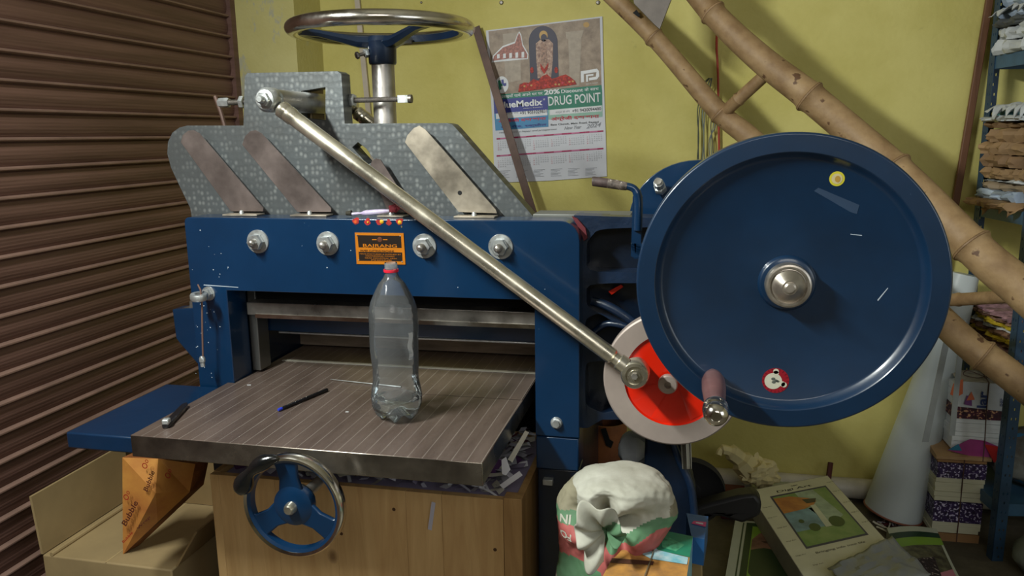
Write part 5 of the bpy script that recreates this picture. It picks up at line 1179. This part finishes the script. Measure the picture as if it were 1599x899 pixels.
zz = stack(sA, [(.045, WG, -.004, 'crumpled white packet lowest on the top rack shelf', 21, 'packet'), (.045, WG, .0, 'second crumpled white packet from below on the top rack shelf', 22, 'packet'), (.022, M('dark_grey_paper', (90, 94, 98), .6), -.012, 'dark grey torn paper on the top rack shelf', 23, 'paper stack'), (.04, WB, .012, 'bluish white paper stack above the dark torn paper', 24, 'paper stack'), (.04, WB, .010, 'bluish white paper stack second from the top of the picture', 25, 'paper stack'), (.05, WG, .012, 'white paper stack at the top right of the picture', 26, 'paper stack')], 't')
# torn papers hanging over the shelf edges
def torn(y0, y1, z, drop, mat, seed, lb, nm='torn_paper'):
    random.seed(seed); n = 14; prof_ = [random.uniform(.35, 1.0) for _ in range(n + 1)]
    def fn(u, v):
        i = min(int(u * n), n - 1); f_ = u * n - i; d_ = prof_[i] * (1 - f_) + prof_[i + 1] * f_
        s_ = v * d_; y = y0 + (y1 - y0) * u
        return V((RX - .004 - .035 * math.sin(min(1, s_) * 1.5) - .008 * noise.noise(V((y * 30, v * 3, seed))) + .05 * (1 - v), y, z + .006 - drop * s_ * s_ + .010 * noise.noise(V((y * 24, v * 4, seed + 3)))))
    t = MB(); t.grid(fn, 42, 10, mat); return t.build(nm, label=lb, cat='torn paper', solid=.0012, angle=30, group='torn papers at the open side of the rack')
torn(Y0s - .01, Y0s + .20, sB + .012, .050, KR[0], 61, 'ragged brown kraft paper edge hanging over the middle rack shelf')
torn(Y0s + .0, Y1s - .04, sB + .345, .055, WG, 62, 'ragged white torn paper hanging over the top of the brown packets')
torn(Y0s + .04, Y1s - .02, sA + .150, .040, WG, 63, 'ragged white torn paper edge above the crumpled white packets')
YEL = M('yellow_printed_sheet', (206, 180, 50), .5, 0, .2, 30); PBR = M('brown_printed_sheet', (136, 104, 80), .6, 0, .4, 40, col2=(80, 50, 44)); PPK = M('pink_printed_sheet', (170, 130, 140), .6, 0, .3, 50)
zz = shelf_z[2] + .001
names = ['brown', 'yellow', 'pink', 'brown', 'yellow', 'brown', 'white', 'yellow', 'brown', 'pink']
desc = ['lowest', 'second lowest', 'third lowest', 'fourth lowest', 'fifth lowest', 'fifth from the top', 'fourth from the top', 'third from the top', 'second from the top', 'topmost']
n10 = 10; hh = (P(1560, 478, Y=3.1).z - shelf_z[2]) / n10
for i in range(n10):
    mt = {'brown': PBR, 'yellow': YEL, 'pink': PPK, 'white': WG}[names[i]]
    ragged(RX + .012 + random.uniform(0, .015), Y0s, X1, Y1s, zz, hh * .95, mt, 40 + i, lb='%s printed sheet pile, %s on the lower rack shelf' % (names[i], desc[i]), nm='printed_sheets', cat='printed sheets', amp=.02); zz += hh
# odds and ends low on the rack
zz = .085 if shelf_z[3] < .05 else shelf_z[3]
t = lump(MB(), (RX + .20, 3.0, zz + .115), .17, .16, .10, 5, M('mixed_wrapper', (120, 124, 122), .6, 0, .4, 12, col2=(70, 54, 44), spots=(60, 130, 180), spot_s=18, spot_t=.6), .12); t.build('wrapped_bundle', label='crumpled mixed paper bundle on the lowest rack shelf', cat='bundle')
XF = None
t = lump(MB(), (P(1600, 868, Z=.07).x + .05, P(1600, 868, Z=.07).y, .075), .085, .09, .072, 8, M('grey_bag', (112, 118, 108), .7, 0, .2, 10), .12); t.build('grey_bag', label='small crumpled grey bag on the floor in the bottom right corner', cat='bag')
# ------------------------------------------------------------------ floor: reams, sheets, crumpled paper
RE = M('ream_paper_wrap', (202, 200, 178), .5, 0, .06, 6, bump=.12, bs=8); RES = M('ream_side', (150, 146, 140), .5, 0, .1, 8, bump=.2, bs=20); INK = M('ream_ink', (84, 80, 74), .5)
zr_ = .19
k = [P(1168, 766, Z=zr_), P(1292, 742, Z=zr_)]
e1 = k[1] - k[0]; e2 = P(1440, 905, Z=zr_) - k[1]; e1.z = e2.z = 0
# make it a true rectangle
n_ = V((e1.y, -e1.x, 0)).normalized(); n2 = e2.normalized(); 
Lr = .74; e1d = e1.normalized(); e2d = V((e1d.y, -e1d.x, 0)); e2d = (e2d * 1.0 + n2 * .0).normalized()
print('ream angle', n2, e2d, e1.length)
O = k[0]
def R2(u, v, d=0): return O + e1 * u + e2p * v + V((0, 0, d))
e2p = n2 * Lr
e2p = (n2 + (e2d - n2) * .0).normalized() * Lr
zlow = .045
t = MB(); b0 = [R2(0, 0), R2(1, 0), R2(1, 1), R2(0, 1)]
t.hexa([V((p.x, p.y, zr_ - .075)) for p in b0][::-1], [V((p.x, p.y, zr_)) for p in b0][::-1], RES); t.sheet([R2(.005, .005, .0004), R2(.995, .005, .0004), R2(.995, .995, .0004), R2(.005, .995, .0004)], RE)
up_ = -e2p.normalized(); rt_ = e1.normalized()
def rt(s_, u, v, h, w_=None, mat=INK, b=.01): t.text(s_, R2(u, v, .0010), rt_, up_, mat, h, w_, bold=b)
rt('Digi Art', .30, .085, .020, .155, M('ream_title', (60, 60, 62), .5), .012); rt('new', .50, .045, .008, .03, M('ream_title', (60, 60, 62)))
GD = M('print_frame', (50, 50, 84), .4)
t.sheet([R2(.19, .10, .0008), R2(.88, .10, .0008), R2(.88, .60, .0008), R2(.19, .60, .0008)], GD)
t.sheet([R2(.21, .115, .0011), R2(.86, .115, .0011), R2(.86, .585, .0011), R2(.21, .585, .0011)], M('print_meadow', (84, 120, 60), .4, 0, .4, 18, col2=(128, 150, 96)))
t.sheet([R2(.21, .28, .0014), R2(.60, .28, .0014), R2(.60, .46, .0014), R2(.21, .46, .0014)], M('print_sky', (112, 150, 168), .4, 0, .2, 14))
t.sheet([R2(.48, .115, .0014), R2(.70, .115, .0014), R2(.80, .4, .0014), R2(.60, .46, .0014), R2(.5, .28, .0014)], M('print_pale', (160, 180, 160), .4, 0, .2, 14))
t.sheet([R2(.21, .13, .0017), R2(.40, .14, .0017), R2(.58, .19, .0017), R2(.64, .23, .0017), R2(.58, .26, .0017), R2(.45, .28, .0017), R2(.21, .285, .0017)], M('print_hand', (186, 124, 62), .4, 0, .2, 20, col2=(160, 96, 54)))
t.sheet([R2(.50, .19, .002), R2(.66, .205, .002), R2(.62, .24, .002), R2(.52, .235, .002)], M('print_dark', (50, 44, 40), .4))
t.sheet([R2(.54, .26, .002), R2(.60, .26, .002), R2(.60, .47, .002), R2(.53, .47, .002)], M('print_tower', (196, 200, 178), .4))
for u_, v_, r_ in ((.42, .45, .05), (.68, .44, .07), (.33, .38, .025)): t.sheet([R2(u_ + r_ * math.cos(a_) * 1.2, v_ + r_ * .7 * math.sin(a_), .0018) for a_ in [i * PI / 8 for i in range(16)]], M('print_bush', (44, 72, 34), .4))
rt('Bringing info into life', .25, .655, .014, .195)
for (u_, v_) in ((.04, .20), (.02, .30), (.05, .40), (.90, .18), (.91, .30), (.90, .40), (.92, .50), (.05, .52), (.92, .08), (.15, .73), (.50, .74), (.75, .71), (.10, .82), (.42, .83), (.7, .80), (.05, .64), (.2, .93), (.55, .92)):
    rt('Digi Art', u_, v_, .008, .038, M('ream_faint', (128, 124, 108), .5), .012)
ream = t.build('paper_ream', fix=False, smooth=False, label='white wrapped paper ream titled Digi Art with a framed picture, lying on top', cat='paper ream')
# ream / green printed packages beneath
GF = M('dark_green_print', (24, 54, 32), .4, 0, .1, 5); LG = M('lime_green_print', (120, 158, 52), .4, 0, .1, 6); FC = M('skin_tone_print', (150, 112, 98), .4, 0, .25, 9, col2=(96, 64, 58)); RW = M('ream_white', (176, 182, 170), .45, 0, .06, 6)
zg_ = zr_ - .078
g0, g1, g2, g3 = P(1148, 812, Z=zg_), P(1300, 825, Z=zg_), P(1320, 960, Z=zg_), P(1122, 960, Z=zg_)
ea = (P(1250, 818, Z=zg_) - g0); ea.z = 0; ea = ea.normalized(); eb = (g3 - g0).normalized()
def G2(u, v, d=0): return g0 + ea * u * .32 + eb * v * .46 + V((0, 0, d))
t = MB(); b0 = [G2(0, 0), G2(1, 0), G2(1, 1), G2(0, 1)]
t.hexa([V((p.x, p.y, .004)) for p in b0][::-1], [V((p.x, p.y, zg_)) for p in b0][::-1], RW)
def gs(pts, mat, d): t.sheet([G2(u, v, d) for u, v in pts], mat)
gs([(.09, .03), (.105, .03), (.105, 1), (.09, 1)], GF, .0004); gs([(.13, .03), (.98, .03), (.98, 1), (.13, 1)], GF, .0004); gs([(.20, .09), (.92, .09), (.92, 1), (.20, 1)], LG, .0008)
gs([(.21, .30), (.28, .2), (.42, .12), (.6, .1), (.92, .12), (.92, .5), (.21, .5)], FC, .0011); gs([(.21, .46), (.34, .42), (.55, .46), (.92, .66), (.92, 1), (.36, 1), (.21, .78)], GF, .0014); gs([(.30, .32), (.7, .28), (.6, .34), (.35, .35)], M('print_shadow', (70, 44, 40), .4), .0014)
t.build('paper_ream', fix=False, smooth=False, label='white and dark green printed ream half hidden under the Digi Art ream', cat='paper ream')
z5 = .06
h0, h1, h2, h3 = P(1385, 824, Z=z5), P(1462, 826, Z=z5), P(1500, 899, Z=z5), P(1420, 940, Z=z5)
def H2(u, v, d=0):
    p = h0.lerp(h1, u).lerp(h3.lerp(h2, u), v); return p + V((0, 0, d + .010 * math.sin(u * 3.0 + v * 2)))
def hgrid(u0, u1, v0, v1, mat, d, n=8): t.grid(lambda a_, b__: H2(u0 + (u1 - u0) * a_, v0 + (v1 - v0) * b__, d), n, n, mat)
t = MB(); hgrid(0, 1, 0, 1, RW, 0); hgrid(0, 1, .10, .20, GF, .0008); hgrid(0, 1, .20, .34, LG, .0008); hgrid(0, .95, .34, .8, M('grain_print', (96, 96, 74), .5, 0, .5, 30, col2=(50, 46, 36)), .001); hgrid(.3, .95, .8, 1, M('pink_print', (186, 120, 140), .5), .001); hgrid(.1, .7, .55, .85, M('dark_beads_print', (54, 42, 50), .5, 0, .5, 60, spots=(150, 140, 140), spot_s=70, spot_t=.6), .0015)
t.grid(lambda u, v: (lambda p: V((p.x, p.y, p.z * (1 - v))))(H2(u, 1, 0)), 8, 2, RW); t.grid(lambda u, v: (lambda p: V((p.x, p.y, p.z * (1 - v))))(H2(1, u, 0)), 8, 2, RW); t.grid(lambda u, v: (lambda p: V((p.x, p.y, p.z * (1 - v))))(H2(u, 0, 0)), 8, 2, RW); t.grid(lambda u, v: (lambda p: V((p.x, p.y, p.z * (1 - v))))(H2(0, u, 0)), 8, 2, RW)
t.build('printed_paper_pack', fix=False, label='flat printed pack with lime green band between the top ream and the books', cat='paper pack')
# torn plastic over the lower end of the ream
t = MB(); pp = [R2(.22, .80, .006), R2(1.02, .70, .006), R2(1.06, 1.0, .006), R2(.30, 1.02, .006)]
def pl(u, v): p = pp[0].lerp(pp[1], u).lerp(pp[3].lerp(pp[2], u), v); return p + V((0, 0, .012 + .022 * abs(fbm((u * 2.2, v * 2.2, 5)))))
t.grid(pl, 26, 18, M('grey_plastic_sheet', (136, 140, 142), .32, 0, .1, 8, bump=.2, bs=12)); t.build('plastic_sheet', label='grey crumpled plastic sheet over the near end of the top ream', cat='plastic sheet', solid=.001, angle=25)
# crumpled papers
CP_ = M('crumpled_cream_paper', (214, 200, 148), .7, 0, .1, 8)
def crumple(t, c_, rx, ry, rz, seed, mat, nu=26, nv=15):
    random.seed(seed); k = {}
    def fn(u, v):
        a_ = u * 2 * PI; e_ = (v - .5) * PI; d = V((math.cos(e_) * math.cos(a_), math.cos(e_) * math.sin(a_), math.sin(e_)))
        s_ = 1 + .42 * noise.noise(d * 2.4 + V((seed, 0, 0))) + .13 * noise.cell(d * 3.2 + V((0, seed, 0))) - .1
        return (c_[0] + d.x * rx * s_, c_[1] + d.y * ry * s_, c_[2] + d.z * rz * s_)
    return t.grid(fn, nu, nv, mat, wrap=True)
zc2 = .19
cp = P(1184, 738, Y=3.08); t = crumple(MB(), cp, .085, .06, .060, 2, CP_); 
cp2 = P(1152, 712, Y=3.08); t.tube(smooth_path([P(1172, 735, Y=3.08), P(1155, 716, Y=3.08), P(1138, 704, Y=3.06), P(1126, 702, Y=3.05), P(1122, 710, Y=3.04)], 5), [.05] * 5 + [.034] * 5 + [.02] * 5 + [.012] * 6, CP_, 7)
t.build('crumpled_paper', smooth=False, label='cream crumpled paper wad lying behind the far end of the top ream', cat='crumpled paper')
MB().box((P(1125, 785, Y=3.05).x, 2.98, 0), (P(1162, 790, Y=3.05).x, 3.07, P(1150, 768, Y=3.0).z), M('dark_red_box', (88, 24, 34), .5, 0, .15, 9)).build('dark_red_box', label='dark red box on the floor below the cream crumpled paper', cat='box', bevel=.004)
MB().box((P(1166, 770, Y=3.1).x + .02, 3.08, .0), (P(1290, 760, Y=3.1).x, 3.19, .085), RW).build('white_board', label='long off-white board lying at the wall behind the top ream', cat='board', bevel=.003)
a, b_ = P(1297, 722, Y=3.24), P(1290, 775, Y=3.17); MB().tube([a, b_], .011, M('maroon_stick', (84, 34, 30), .5), 8).build('maroon_stick', label='short maroon stick standing at the wall behind the top ream', cat='stick')
t = MB()
strips(t, 40, lambda: (P(random.uniform(1372, 1412), random.uniform(812, 828), Z=.02)), [PAPS[0], PAPS[3], PAPS[6]], .02, .06, .004, .01, .4)
for i, v in enumerate(t.v): v.z = max(v.z, .003)
t.build('paper_shreds', fix=False, smooth=False, label='small pile of paper shreds at the foot of the white film roll', cat='paper shreds', kind='stuff')
# things behind the crank disc
TB_ = P(947, 690, Y=2.3); t = MB()
t.lathe([(.062, 0), (.062, P(947, 655, Y=2.3).z), (.058, P(947, 655, Y=2.3).z), (.058, 0)], (TB_.x, 2.3, 0), (0, 0, 1), M('brown_tube_card', (150, 92, 50), .6, 0, .3, 8, col2=(110, 62, 34)), 32)
t.prism([P(x, y, Y=2.235) for x, y in ((938, 670), (946, 668), (952, 686), (958, 690), (954, 700), (946, 695))], (0, .002, 0), DARK)
t.build('cardboard_tube', label='torn brown cardboard tube standing behind the blue column', cat='tube')
PB_ = M('thin_white_plastic', (206, 212, 216), .4, 0, .1, 8)
t = lump(MB(), P(989, 703, Y=2.04), .042, .034, .056, 4, PB_, .18); t.cyl(P(986, 676, Y=2.04), P(1008, 680, Y=2.04), .020, PB_); wbg = t.build('white_plastic_bag', label='small white plastic bag tied beside the dark motor bracket', cat='plastic bag')
t = MB(); t.grid(lambda u, v: P(1062 + u * 16 - 2 * v * u + v * 4, 672 + v * 60, Y=1.90 + .012 * math.sin(u * 9)), 12, 10, M('white_rag', (176, 174, 162), .7)); t.build('white_rag', label='narrow white rag hanging at the right side of the motor bracket', cat='rag', solid=.002)
